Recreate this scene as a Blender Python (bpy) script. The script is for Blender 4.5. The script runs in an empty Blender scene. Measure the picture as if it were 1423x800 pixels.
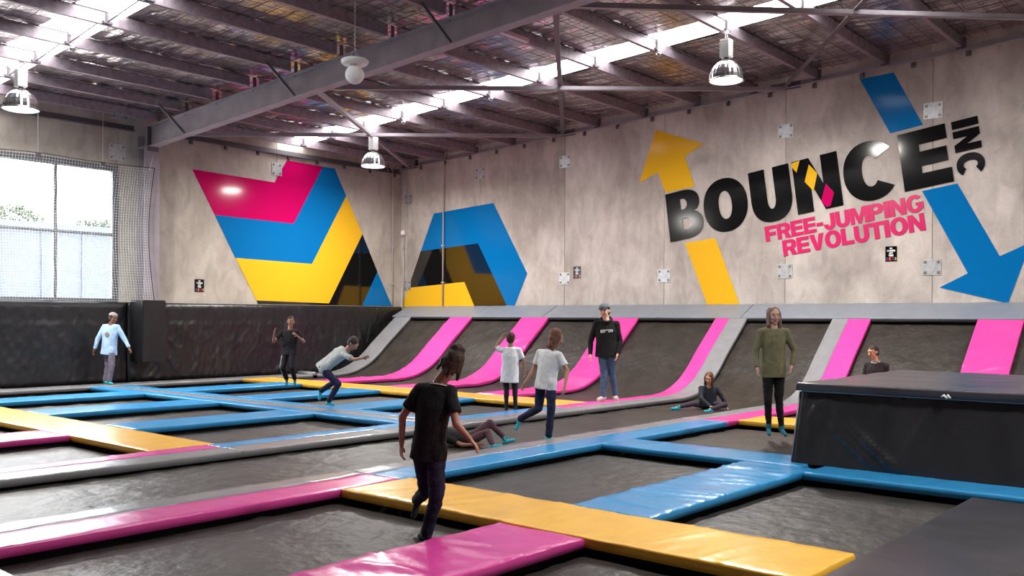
import bpy, bmesh, math, random
from mathutils import Vector, Matrix, noise
random.seed(7)
S = bpy.context.scene
C = S.collection
PI = math.pi

# ------------------------------------------------------------------ camera
YAW = 0.71229                                   # angle between the view direction and the +X wall direction
cd = bpy.data.cameras.new('camera'); cam = bpy.data.objects.new('camera', cd); C.objects.link(cam)
cd.sensor_width = 36; cd.lens = 36*1271.25/1423; cd.shift_y = 41.8/1423; cd.clip_end = 300; cd.clip_start = 0.05
fwd = Vector((math.cos(YAW), math.sin(YAW), 0)); rgt = Vector((math.sin(YAW), -math.cos(YAW), 0)); up = Vector((0, 0, 1))
rm = Matrix((rgt, up, -fwd)).transposed().to_4x4()
cam.matrix_world = Matrix.Translation((0, 0, 1.55)) @ rm @ Matrix.Rotation(0.0049645, 4, 'Z')
S.camera = cam

# ------------------------------------------------------------------ world, light, exposure
w = bpy.data.worlds.new('sky'); S.world = w; w.use_nodes = True
bg = w.node_tree.nodes['Background']; bg.inputs[0].default_value = (0.92, 0.96, 1.0, 1); bg.inputs[1].default_value = 14.0
S.view_settings.view_transform = 'Standard'; S.view_settings.look = 'None'; S.view_settings.gamma = 1
S.view_settings.exposure = 0.0; S.view_settings.use_curve_mapping = False
LAMP_W = 420.0                                  # each high bay lamp
SKYLIGHT = 11.0                                  # daylight coming through the translucent roof strips
def area(name, loc, rot, size, power, color=(1, 1, 1), shape='DISK', size_y=None):
    l = bpy.data.lights.new(name, 'AREA'); l.shape = shape; l.size = size; l.energy = power; l.color = color
    if size_y: l.size_y = size_y
    o = bpy.data.objects.new(name, l); C.objects.link(o); o.location = loc; o.rotation_euler = rot
    return o

# ------------------------------------------------------------------ materials
def srgb(r, g, b):
    f = lambda c: (c/255/12.92) if c/255 <= .04045 else ((c/255+.055)/1.055)**2.4
    return (f(r), f(g), f(b), 1)
def mat(name, col, rough=.5, metal=0., spec=.5, var=0., vscale=4., bump=0., bscale=20., stretch=(1, 1, 1), col2=None, emit=0., coat=0., detail=4., trans=0.):
    m = bpy.data.materials.new(name); m.use_nodes = True; nt = m.node_tree; b = nt.nodes['Principled BSDF']
    b.inputs['Base Color'].default_value = col; b.inputs['Roughness'].default_value = rough; b.inputs['Metallic'].default_value = metal
    b.inputs['Specular IOR Level'].default_value = spec
    if coat: b.inputs['Coat Weight'].default_value = coat; b.inputs['Coat Roughness'].default_value = .08
    if emit: b.inputs['Emission Color'].default_value = col; b.inputs['Emission Strength'].default_value = emit
    if trans: b.inputs['Alpha'].default_value = 1-trans
    tc = nt.nodes.new('ShaderNodeTexCoord'); mp = nt.nodes.new('ShaderNodeMapping'); mp.inputs['Scale'].default_value = stretch
    nt.links.new(tc.outputs['Object'], mp.inputs[0])
    if var or col2:
        n = nt.nodes.new('ShaderNodeTexNoise'); n.inputs['Scale'].default_value = vscale; n.inputs['Detail'].default_value = detail
        nt.links.new(mp.outputs[0], n.inputs[0])
        cr = nt.nodes.new('ShaderNodeValToRGB'); cr.color_ramp.elements[0].position = .32; cr.color_ramp.elements[1].position = .68
        c2 = col2 if col2 else tuple(min(1, c*(1+var)) for c in col[:3])+(1,)
        c1 = col if col2 else tuple(c*(1-var) for c in col[:3])+(1,)
        cr.color_ramp.elements[0].color = c1; cr.color_ramp.elements[1].color = c2
        nt.links.new(n.outputs[0], cr.inputs[0]); nt.links.new(cr.outputs[0], b.inputs['Base Color'])
    if bump:
        n2 = nt.nodes.new('ShaderNodeTexNoise'); n2.inputs['Scale'].default_value = bscale; n2.inputs['Detail'].default_value = 3
        nt.links.new(mp.outputs[0], n2.inputs[0])
        bp = nt.nodes.new('ShaderNodeBump'); bp.inputs['Strength'].default_value = bump; bp.inputs['Distance'].default_value = .05
        nt.links.new(n2.outputs[0], bp.inputs['Height']); nt.links.new(bp.outputs[0], b.inputs['Normal'])
    return m
def concrete(name, base, dark):
    m = bpy.data.materials.new(name); m.use_nodes = True; nt = m.node_tree; b = nt.nodes['Principled BSDF']
    b.inputs['Roughness'].default_value = .75; b.inputs['Specular IOR Level'].default_value = .25
    tc = nt.nodes.new('ShaderNodeTexCoord'); oi = nt.nodes.new('ShaderNodeObjectInfo')
    add = nt.nodes.new('ShaderNodeVectorMath'); add.operation = 'ADD'; nt.links.new(tc.outputs['Object'], add.inputs[0])
    mul = nt.nodes.new('ShaderNodeMath'); mul.operation = 'MULTIPLY'; mul.inputs[1].default_value = 37; nt.links.new(oi.outputs['Random'], mul.inputs[0])
    cmb = nt.nodes.new('ShaderNodeCombineXYZ'); nt.links.new(mul.outputs[0], cmb.inputs[0]); nt.links.new(cmb.outputs[0], add.inputs[1])
    def nz(scale, det, st, dist=0.):
        mp = nt.nodes.new('ShaderNodeMapping'); mp.inputs['Scale'].default_value = st; nt.links.new(add.outputs[0], mp.inputs[0])
        n = nt.nodes.new('ShaderNodeTexNoise'); n.inputs['Scale'].default_value = scale; n.inputs['Detail'].default_value = det; n.inputs['Distortion'].default_value = dist
        nt.links.new(mp.outputs[0], n.inputs[0]); return n
    def ramp(n, p0, p1, c0, c1):
        r = nt.nodes.new('ShaderNodeValToRGB'); r.color_ramp.elements[0].position = p0; r.color_ramp.elements[1].position = p1
        r.color_ramp.elements[0].color = c0; r.color_ramp.elements[1].color = c1; nt.links.new(n.outputs[0], r.inputs[0]); return r
    A = ramp(nz(.55, 6, (1, 1, .8), .6), .36, .62, dark, base)
    B = ramp(nz(3.2, 8, (1, 1, .55), 1.2), .3, .62, (.72, .72, .72, 1), (1, 1, 1, 1))
    D = ramp(nz(2.2, 5, (1, 1, .12), .2), .34, .55, (.86, .85, .84, 1), (1, 1, 1, 1))
    E = ramp(nz(26, 4, (1, 1, 1)), .25, .5, (.86, .86, .86, 1), (1, 1, 1, 1))
    last = A
    for q in (B, D, E):
        mx = nt.nodes.new('ShaderNodeMixRGB'); mx.blend_type = 'MULTIPLY'; mx.inputs[0].default_value = .75
        nt.links.new(last.outputs[0], mx.inputs[1]); nt.links.new(q.outputs[0], mx.inputs[2]); last = mx
    nt.links.new(last.outputs[0], b.inputs['Base Color'])
    bp = nt.nodes.new('ShaderNodeBump'); bp.inputs['Strength'].default_value = .12; bp.inputs['Distance'].default_value = .02
    nt.links.new(E.outputs[0], bp.inputs['Height']); nt.links.new(bp.outputs[0], b.inputs['Normal'])
    return m
M = {}
M['conc'] = concrete('concrete', srgb(206, 198, 190), srgb(170, 161, 154))
M['conc2'] = concrete('concrete_warm', srgb(196, 188, 176), srgb(172, 163, 152))
M['joint'] = mat('joint_sealant', srgb(150, 142, 134), .8)
M['steel'] = mat('painted_steel', srgb(156, 148, 154), .5, 0, .4, var=.12, vscale=3)
M['purlin'] = mat('purlin_steel', srgb(150, 138, 146), .42, .3, .5, var=.2, vscale=9)
M['dsteel'] = mat('dark_steel', srgb(100, 94, 100), .5, .2)
M['galv'] = mat('galvanised_plate', srgb(188, 190, 192), .4, .55, var=.15, vscale=14)
M['bolt'] = mat('bolt_steel', srgb(150, 146, 140), .4, .6)
M['foil'] = mat('foil_insulation', srgb(214, 206, 208), .2, .85, bump=.35, bscale=5, stretch=(2.6, .7, 1), var=.18, vscale=3)
M['wire'] = mat('mesh_wire', srgb(70, 64, 66), .5, .5)
M['roof'] = mat('roof_sheet', srgb(90, 86, 88), .6, .3)
M['skylight'] = mat('skylight_sheet', (1, 1, 1, 1), .4, emit=SKYLIGHT)
vin = dict(rough=.25, spec=.55, bump=.05, bscale=14)
M['blue'] = mat('blue_vinyl', srgb(52, 148, 206), var=.06, **vin)
M['pink'] = mat('pink_vinyl', srgb(222, 72, 158), var=.05, **vin)
M['yellow'] = mat('yellow_vinyl', srgb(246, 188, 70), var=.05, **vin)
M['grey'] = mat('grey_vinyl', srgb(138, 138, 141), var=.06, **vin)
M['dgrey'] = mat('slate_grey_vinyl', srgb(128, 133, 142), .38, 0, .5, var=.05, bump=.15, bscale=6)
M['block'] = mat('block_vinyl', srgb(38, 37, 39), .3, 0, .5, var=.2, vscale=3, bump=.12, bscale=14, stretch=(1, 1, .35))
M['black'] = mat('black_vinyl', srgb(27, 26, 28), .34, 0, .5, var=.25, vscale=3, bump=.15, bscale=12, stretch=(1, 1, .4))
M['blackm'] = mat('black_mat_vinyl', srgb(52, 51, 57), .3, 0, .5, var=.2, vscale=2, bump=.1, bscale=4)
M['bed'] = mat('trampoline_mesh', srgb(42, 37, 33), .46, 0, .45, col2=srgb(58, 52, 47), vscale=3.5, bump=.4, bscale=7, detail=6)
M['slot'] = mat('dark_underside', srgb(24, 23, 24), .8)
M['void'] = mat('pit_floor', srgb(50, 47, 46), .9)
gl = dict(rough=.13, spec=.1)
M['mag'] = mat('magenta_vinyl', srgb(188, 8, 88), **gl)
M['mblue'] = mat('mural_blue', srgb(8, 106, 170), **gl)
M['myel'] = mat('mural_yellow', srgb(228, 176, 38), **gl)
M['mblk'] = mat('mural_black', srgb(18, 17, 18), .06, 0, .6, coat=.6)
M['letter'] = mat('letter_black', srgb(14, 14, 15), .12, 0, .3)
M['lpink'] = mat('letter_pink', srgb(198, 14, 92), .3)
M['white'] = mat('white_plastic', srgb(236, 234, 232), .4)
M['lampmetal'] = mat('ribbed_aluminium', srgb(205, 205, 205), .18, .9)
M['gear'] = mat('lamp_gear_white', srgb(236, 236, 234), .35, .1)
M['diff'] = mat('lamp_light', (1, .95, .84, 1), .4, emit=9)
M['rope'] = mat('white_rope', srgb(206, 206, 200), .7)
M['cond'] = mat('conduit_grey', srgb(176, 172, 166), .5)
M['frame'] = mat('window_frame', srgb(78, 80, 84), .5)
M['build'] = mat('pale_cladding', srgb(80, 88, 101), .7, var=.05)
M['leaf'] = mat('tree_green', srgb(66, 76, 58), .8, var=.3, vscale=4)
M['net'] = mat('net_cord', srgb(206, 208, 208), .7)
g = bpy.data.materials.new('window_glass'); g.use_nodes = True; nt = g.node_tree
tr = nt.nodes.new('ShaderNodeBsdfTransparent'); gs = nt.nodes.new('ShaderNodeBsdfGlossy'); gs.inputs[1].default_value = .03
mx = nt.nodes.new('ShaderNodeMixShader'); mx.inputs[0].default_value = .06
nt.links.new(tr.outputs[0], mx.inputs[1]); nt.links.new(gs.outputs[0], mx.inputs[2]); nt.links.new(mx.outputs[0], nt.nodes['Material Output'].inputs[0])
M['glass'] = g

# ------------------------------------------------------------------ helpers
def mesh_obj(name, bm, m=None, parent=None, smooth=False):
    me = bpy.data.meshes.new(name); bm.normal_update(); bm.to_mesh(me); bm.free()
    o = bpy.data.objects.new(name, me); C.objects.link(o)
    if m: me.materials.append(m)
    if smooth:
        for p in me.polygons: p.use_smooth = True
    if parent: o.parent = parent
    return o
def empty(name, loc=(0, 0, 0)):
    o = bpy.data.objects.new(name, None); C.objects.link(o); o.location = loc; o.empty_display_size = .1
    return o
def tag(o, label=None, cat=None, group=None, kind=None):
    if label: o['label'] = label
    if cat: o['category'] = cat
    if group: o['group'] = group
    if kind: o['kind'] = kind
    return o
def box(bm, x0, x1, y0, y1, z0, z1):
    v = [bm.verts.new(p) for p in ((x0, y0, z0), (x1, y0, z0), (x1, y1, z0), (x0, y1, z0), (x0, y0, z1), (x1, y0, z1), (x1, y1, z1), (x0, y1, z1))]
    for f in ((3, 2, 1, 0), (4, 5, 6, 7), (0, 1, 5, 4), (1, 2, 6, 5), (2, 3, 7, 6), (3, 0, 4, 7)): bm.faces.new([v[i] for i in f])
    return v
def frame_of(d):
    d = d.normalized(); a = Vector((0, 0, 1)) if abs(d.z) < .9 else Vector((1, 0, 0))
    s = d.cross(a).normalized(); return s, s.cross(d).normalized()
def tube(bm, pts, r, n=8, cap=True):
    pts = [Vector(p) for p in pts]; rs = r if isinstance(r, (list, tuple)) else [r]*len(pts)
    rings = []
    for i, p in enumerate(pts):
        d = (pts[min(i+1, len(pts)-1)]-pts[max(i-1, 0)])
        s, t = frame_of(d)
        if rings and False: pass
        rings.append([bm.verts.new(p+rs[i]*(math.cos(2*PI*k/n)*s+math.sin(2*PI*k/n)*t)) for k in range(n)])
    for a, b in zip(rings, rings[1:]):
        for k in range(n): bm.faces.new((a[k], a[(k+1) % n], b[(k+1) % n], b[k]))
    if cap: bm.faces.new(rings[0][::-1]); bm.faces.new(rings[-1])
def beam(bm, p, q, wd, ht):
    """rectangular bar from p to q"""
    p, q = Vector(p), Vector(q); d = (q-p).normalized(); s = d.cross(Vector((0, 0, 1))).normalized(); t = s.cross(d)
    vs = [bm.verts.new(c+s*a*wd/2+t*b*ht/2) for c in (p, q) for a, b in ((-1, -1), (1, -1), (1, 1), (-1, 1))]
    for f in ((0, 1, 2, 3), (7, 6, 5, 4), (0, 4, 5, 1), (1, 5, 6, 2), (2, 6, 7, 3), (3, 7, 4, 0)): bm.faces.new([vs[i] for i in f])
def lathe(bm, prof, n=24, c=(0, 0, 0), flute=0, closed=True):
    rings = []
    for r, z in prof:
        if r < 1e-5: rings.append([bm.verts.new((c[0], c[1], c[2]+z))]); continue
        rings.append([bm.verts.new((c[0]+r*(1+flute*(k % 2))*math.cos(2*PI*k/n), c[1]+r*(1+flute*(k % 2))*math.sin(2*PI*k/n), c[2]+z)) for k in range(n)])
    for a, b in zip(rings, rings[1:]):
        for k in range(n):
            if len(a) == 1 and len(b) == 1: continue
            if len(a) == 1: bm.faces.new((a[0], b[(k+1) % n], b[k]))
            elif len(b) == 1: bm.faces.new((a[k], a[(k+1) % n], b[0]))
            else: bm.faces.new((a[k], a[(k+1) % n], b[(k+1) % n], b[k]))
def slab(bm, poly, mp, d0, d1):
    """polygon given as 2D points, mapped by mp(a, b, depth), extruded between two depths"""
    A = [bm.verts.new(mp(a, b, d0)) for a, b in poly]; B = [bm.verts.new(mp(a, b, d1)) for a, b in poly]
    bm.faces.new(A); bm.faces.new(B[::-1]); n = len(A)
    for i in range(n): bm.faces.new((A[i], B[i], B[(i+1) % n], A[(i+1) % n]))
    bmesh.ops.recalc_face_normals(bm, faces=bm.faces)

WY = 21.3        # face of the far left wall
WX = 19.34       # face of the right wall
def roofz(y): return 6.17+.0455*(21.0-y)       # underside of the purlins
mapR = lambda y, z, d: (WX-d, y, z)
mapL = lambda x, z, d: (x, WY-d, z)

# ------------------------------------------------------------------ setting
bm = bmesh.new(); box(bm, -9, 22, -9, 24, -1.0, -.9)
tag(mesh_obj('floor', bm, M['void']), kind='structure')

wr = empty('wall_right', (WX, 8, 0)); tag(wr, kind='structure')
ys = [-9, -6.6, -3.55, -.5, 2.55, 5.6, 8.69, 11.8, 14.86, 17.94, 21.0, 21.6]
for a, b in zip(ys, ys[1:]):
    bm = bmesh.new()
    slab(bm, [(a+.008, -.9), (b-.008, -.9), (b-.008, roofz(b)+.75), (a+.008, roofz(a)+.75)], mapR, -.18, 0)
    o = mesh_obj('concrete_panel', bm, M['conc']); o.parent = wr; o.matrix_parent_inverse = wr.matrix_basis.inverted()
bm = bmesh.new(); box(bm, WX+.012, WX+.17, -9, 21.6, -.9, 6.5)
o = mesh_obj('joint_filler', bm, M['joint']); o.parent = wr; o.matrix_parent_inverse = wr.matrix_basis.inverted()

for nm, q in (('wall_back', (-9.2, -9, -9, 21.6)), ('wall_near', (-9.2, 19.6, -9.2, -9))):
    bm = bmesh.new(); box(bm, *q, -.9, 8.0); tag(mesh_obj(nm, bm, M['conc']), kind='structure')
wl = empty('wall_left', (8, WY, 0)); tag(wl, kind='structure')
def lpanel(x0, x1, z0, z1):
    bm = bmesh.new(); box(bm, x0+.008, x1-.008, WY, WY+.18, z0, z1)
    o = mesh_obj('concrete_panel', bm, M['conc2']); o.parent = wl; o.matrix_parent_inverse = wl.matrix_basis.inverted()
for x0, x1, z0, z1 in [(10.32, 14.76, -.9, 7), (14.76, 19.34, -.9, 7), (4.6, 10.32, 5.12, 7), (4.6, 10.32, -.9, 1.9), (0, 4.6, -.9, 7), (-4.5, 0, -.9, 7), (-9, -4.5, -.9, 7)]:
    lpanel(x0, x1, z0, z1)
bm = bmesh.new(); box(bm, 10.4, WX, WY+.012, WY+.17, -.9, 6.6); o = mesh_obj('joint_filler', bm, M['joint']); o.parent = wl; o.matrix_parent_inverse = wl.matrix_basis.inverted()
# far window
bm = bmesh.new()
box(bm, 4.6, 10.32, WY-.03, WY+.1, 4.97, 5.12); box(bm, 4.6, 10.32, WY-.03, WY+.1, 1.88, 1.96)
box(bm, 4.6, 4.7, WY-.03, WY+.1, 1.96, 4.97); box(bm, 10.18, 10.32, WY-.03, WY+.1, 1.96, 4.97)
for x in (8.88, 7.45, 6.02): box(bm, x-.035, x+.035, WY-.02, WY+.09, 1.96, 4.97)
for a, b in ((4.7, 5.985), (6.055, 7.415), (7.485, 8.845), (8.915, 10.18)): box(bm, a, b, WY-.015, WY+.08, 3.44, 3.5)
win = mesh_obj('window_1', bm, M['frame']); tag(win, kind='structure')
for a, b in ((4.7, 5.985), (6.055, 7.415), (7.485, 8.845), (8.915, 10.18)):
    for c, d in ((1.96, 3.44), (3.5, 4.97)):
        bm = bmesh.new(); box(bm, a, b, WY+.03, WY+.036, c, d); mesh_obj('pane', bm, M['glass'], win)

# ceiling: roof sheets, purlins, rafter, foil, skylights
bm = bmesh.new()
v = [bm.verts.new(p) for p in ((-9, -9, roofz(-9)+.62), (19.6, -9, roofz(-9)+.62), (19.6, 21.6, roofz(21.6)+.62), (-9, 21.6, roofz(21.6)+.62))]
bm.faces.new(v); r = bmesh.ops.extrude_face_region(bm, geom=list(bm.faces)); 
for q in r['geom']:
    if isinstance(q, bmesh.types.BMVert): q.co.z += .05
ceil = mesh_obj('ceiling', bm, M['roof']); tag(ceil, kind='structure')
PY = [20.6, 19.35, 18.07, 16.64, 15.2, 13.77, 12.33, 10.87, 9.42, 7.95, 6.51, 5.05, 3.6, 2.15, .7, -.75, -2.2, -3.65]
for i, y in enumerate(PY):
    for x0, x1 in ((-9, 10.86), (11.08, 19.27)):
        bm = bmesh.new(); z = roofz(y)
        box(bm, x0, x1, y, y+.012, z, z+.21)                 # web facing the camera side
        box(bm, x0, x1, y+.012, y+.085, z, z+.01); box(bm, x0, x1, y+.012, y+.085, z+.2, z+.21)
        box(bm, x0, x1, y+.075, y+.085, z+.01, z+.03)
        mesh_obj('purlin', bm, M['purlin'], ceil)
    bm = bmesh.new(); box(bm, 10.93, 11.01, y-.008, y, roofz(y)-.1, roofz(y)+.2); box(bm, WX-.02, WX, y-.06, y+.12, roofz(y)-.02, roofz(y)+.2)
    mesh_obj('cleat', bm, M['dsteel'], ceil)
def foil(x0, x1, y0, y1, seed):
    bm = bmesh.new(); nx = max(4, int((x1-x0)/.045)); ny = 10; g = []
    for i in range(nx+1):
        row = []
        for j in range(ny+1):
            x = x0+(x1-x0)*i/nx; t = j/ny; y = y0+(y1-y0)*t
            z = roofz(y)+.235-.035*math.sin(PI*t)
            z += .02*noise.noise(Vector((x*2.6, y*1.2, seed)))+.022*noise.noise(Vector((x*7.5+y*2, y*1.6, seed+9)))
            row.append(bm.verts.new((x, y, z)))
        g.append(row)
    for i in range(nx):
        for j in range(ny): bm.faces.new((g[i][j], g[i][j+1], g[i+1][j+1], g[i+1][j]))
    mesh_obj('foil_panel', bm, M['foil'], ceil, True)
yy = [21.3]+PY
for i, (b, a) in enumerate(zip(yy, yy[1:])):
    for x0, x1 in ((-1, 6.65), (7.5, 14.8), (15.62, 19.34)): foil(x0, x1, a, b, i*7.3+x0)
    for x0, x1 in ((6.65, 7.5), (14.8, 15.62)):
        bm = bmesh.new(); vs = [bm.verts.new(p) for p in ((x0, a, roofz(a)+.225), (x0, b, roofz(b)+.225), (x1, b, roofz(b)+.225), (x1, a, roofz(a)+.225))]
        bm.faces.new(vs); mesh_obj('skylight_panel', bm, M['skylight'], ceil)
bm = bmesh.new()                                            # safety wire under the foil
x = 0.
while x < 19.2:
    if not (6.5 < x < 7.6 or 14.7 < x < 15.7): beam(bm, (x, 0, roofz(0)+.17), (x, 21.2, roofz(21.2)+.17), .007, .007)
    x += .3
y = 1.
while y < 21.2: beam(bm, (0, y, roofz(y)+.166), (19.3, y, roofz(y)+.166), .007, .007); y += .3
tag(mesh_obj('safety_mesh', bm, M['wire'], ceil), kind='stuff')
# skylight hangers: rods and sag bridging
for y, y2 in zip(PY, PY[1:]):
    for x in (7.08, 15.05):
        bm = bmesh.new(); box(bm, x-.45, x+.1, y-.01, y+.1, roofz(y)+.215, roofz(y)+.225)
        box(bm, x+.06, x+.1, y-.03, y, roofz(y)+.02, roofz(y)+.225); box(bm, x+.0, x+.16, y-.05, y-.005, roofz(y)+.01, roofz(y)+.05)
        mesh_obj('hanger', bm, M['dsteel'], ceil)
        if x < 8:
            bm = bmesh.new(); tube(bm, [(x+.08, y, roofz(y)+.04), (x+.08, y2, roofz(y2)+.14)], .012, 6); mesh_obj('bridging_rod', bm, M['dsteel'], ceil)
# rafter
zb = lambda y: 5.62+.05*(20.7-y)
zt = lambda y: 6.13+.0445*(20.7-y)
bm = bmesh.new()
def tb(x0, x1, f0, f1, y0=-9, y1=21.2):
    v = [bm.verts.new(p) for p in ((x0, y0, f0(y0)), (x1, y0, f0(y0)), (x1, y1, f0(y1)), (x0, y1, f0(y1)), (x0, y0, f1(y0)), (x1, y0, f1(y0)), (x1, y1, f1(y1)), (x0, y1, f1(y1)))]
    for f in ((3, 2, 1, 0), (4, 5, 6, 7), (0, 1, 5, 4), (1, 2, 6, 5), (2, 3, 7, 6), (3, 0, 4, 7)): bm.faces.new([v[i] for i in f])
tb(10.86, 11.08, zb, lambda y: zb(y)+.02); tb(10.86, 11.08, lambda y: zt(y)-.02, zt); tb(10.955, 10.985, lambda y: zb(y)+.02, lambda y: zt(y)-.02)
mesh_obj('rafter', bm, M['steel'], ceil)
bm = bmesh.new(); box(bm, 10.86, 11.08, 20.93, 20.95, zb(20.9), zt(20.9)); box(bm, 10.84, 11.1, 20.86, 20.9, zb(20.9)-.1, zb(20.9)); mesh_obj('end_plate', bm, M['dsteel'], ceil)
for y in (19.35, 15.2, 10.87, 6.51):
    bm = bmesh.new(); beam(bm, (10.87, y-.1, zb(y)+.03), (10.3, y+.02, roofz(y)+.05), .05, .05); mesh_obj('fly_brace', bm, M['dsteel'], ceil)
# bracing between rafter and wall
nd = {'W21': (19.25, 20.9, 6.18), 'W15': (19.25, 14.87, 6.41), 'W9': (19.25, 8.7, 6.66), 'W3': (19.25, 2.5, 6.9),
      'R21': (11.05, 20.9, 5.95), 'R15': (11.05, 14.87, 6.1), 'R9': (11.05, 8.7, 6.38), 'R3': (11.05, 2.5, 6.65), 'RM': (11.05, -3.6, 6.9), 'WM': (19.25, -3.6, 7.1)}
for k, (a, b) in enumerate((('R21', 'W15'), ('R15', 'W9'), ('R9', 'W3'), ('R15', 'W21'), ('R9', 'W15'), ('R3', 'W9'), ('RM', 'W3'))):
    bm = bmesh.new(); p, q = Vector(nd[a]), Vector(nd[b]); off = Vector((0, 0, -.05 if k < 3 else .02))
    beam(bm, p+off, q+off, .09, .012); d = (q-p).normalized(); s = d.cross(Vector((0, 0, 1))).normalized()*.04
    beam(bm, p+off+s+Vector((0, 0, .035)), q+off+s+Vector((0, 0, .035)), .01, .08)
    mesh_obj('brace', bm, M['dsteel'] if k > 3 else M['steel'], ceil)
for y in (20.9, 14.87, 8.7, 2.5):
    z = 6.15+.041*(21.2-y); bm = bmesh.new(); box(bm, WX-.02, WX-.001, y-.35, y+.35, z-.02, z+.14)
    for dy in (-.27, -.14, .14, .27): box(bm, WX-.04, WX-.02, y+dy-.03, y+dy+.03, z-.005, z+.055)
    mesh_obj('brace_cleat', bm, M['dsteel'], wr).matrix_parent_inverse = wr.matrix_basis.inverted()
# eave angles with brackets
bm = bmesh.new(); ez = lambda y: 6.15+.041*(21.2-y)
v = []
for y in (-6, 21.25):
    z = ez(y); v.append([bm.verts.new(p) for p in ((WX-.001, y, z), (WX-.1, y, z), (WX-.1, y, z+.012), (WX-.015, y, z+.012), (WX-.015, y, z+.12), (WX-.001, y, z+.12))])
for k in range(6): bm.faces.new((v[0][k], v[0][(k+1) % 6], v[1][(k+1) % 6], v[1][k]))
bm.faces.new(v[0][::-1]); bm.faces.new(v[1]); ang = mesh_obj('trim_1', bm, M['steel']); tag(ang, kind='structure')
y = 20.4; k = 0
while y > -4:
    bm = bmesh.new(); z = ez(y); box(bm, WX-.012, WX-.001, y-.05, y+.05, z-.11, z); box(bm, WX-.04, WX-.012, y-.02, y+.02, z-.08, z-.04); box(bm, WX-.09, WX-.012, y-.05, y-.042, z-.06, z)
    mesh_obj('bracket', bm, M['dsteel'], ang); y -= 1.03
bm = bmesh.new(); box(bm, -9, 10.7, WY-.1, WY-.001, 5.98, 6.0); box(bm, -9, 10.7, WY-.02, WY-.001, 6.0, 6.12)
box(bm, 11.25, WX-.1, WY-.1, WY-.001, 6.0, 6.02); box(bm, 11.25, WX-.1, WY-.02, WY-.001, 6.02, 6.14)
ang = mesh_obj('trim_2', bm, M['dsteel']); tag(ang, kind='structure')
for k in range(8):
    x = 12.2+k*.98; bm = bmesh.new(); box(bm, x-.05, x+.05, WY-.012, WY-.001, 5.9, 6.0); box(bm, x-.02, x+.02, WY-.05, WY-.012, 5.91, 5.96); box(bm, x-.05, x-.042, WY-.09, WY-.012, 5.93, 6.0)
    mesh_obj('bracket', bm, M['dsteel'], ang)
# column
bm = bmesh.new(); box(bm, 10.78, 11.16, WY-.045, WY-.025, .5, 5.9); box(bm, 10.78, 11.16, WY-.39, WY-.37, .5, 5.6); box(bm, 10.95, 10.99, WY-.37, WY-.045, .5, 5.9)
box(bm, 10.76, 11.18, WY-.42, WY-.02, 5.58, 5.61)
o = mesh_obj('column', bm, M['steel'], wl); o.matrix_parent_inverse = wl.matrix_basis.inverted()

# fixing plates on the walls
def plate(mp, a, z, label, wd=.36, ht=.32):
    t = empty('fixing_plate', mp(a, z, 0)); tag(t, label, 'plate', 'steel fixing plates on the concrete walls')
    def put(n, bm, m):
        o = mesh_obj(n, bm, m, t); o.matrix_parent_inverse = Matrix.Translation(-Vector(t.location))
    bm = bmesh.new(); slab(bm, [(a-wd/2, z-ht/2), (a+wd/2, z-ht/2), (a+wd/2, z+ht/2), (a-wd/2, z+ht/2)], mp, .001, .014); put('plate', bm, M['galv'])
    for sa in (-1, 1):
        for sz in (-1, 1):
            ca_, cz = a+sa*(wd/2-.055), z+sz*(ht/2-.055); bm = bmesh.new()
            slab(bm, [(ca_-.028, cz-.028), (ca_+.028, cz-.028), (ca_+.028, cz+.028), (ca_-.028, cz+.028)], mp, .014, .02)
            slab(bm, [(ca_+.018*math.cos(q*PI/3), cz+.018*math.sin(q*PI/3)) for q in range(6)], mp, .02, .04); put('bolt', bm, M['bolt'])
for y, z, l in [(17.94, 5.71, 'small galvanised plate high on the wall above the blue and black mural'), (14.86, 5.72, 'galvanised plate high on the wall left of the upward yellow arrow'),
    (8.69, 5.73, 'galvanised plate high above the letter N of the big wall lettering'), (5.6, 5.74, 'galvanised plate beside the blue band above the letter E'),
    (14.86, 2.61, 'galvanised plate low on the wall right of the blue mural, beside a small sign'), (11.8, 2.6, 'galvanised plate left of the lower yellow stripe'),
    (8.7, 2.62, 'galvanised plate low on the wall under the pink lettering'), (5.61, 2.61, 'galvanised plate low on the wall beside the downward blue arrow')]:
    plate(mapR, y, z, l)
plate(mapR, 20.95, 5.2, 'dull plate high in the corner where the two walls meet', .3, .3); plate(mapR, 20.98, 2.55, 'plate low in the wall corner behind a vertical conduit', .3, .3)
plate(mapL, 10.3, 5.44, 'galvanised plate above the window corner next to the steel column', .4, .38); plate(mapL, 14.76, 5.6, 'galvanised plate in the notch of the magenta mural', .32, .34)
plate(mapL, 10.35, 6.3, 'narrow plate on the wall above the eave angle near the column', .4, .14)

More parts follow.
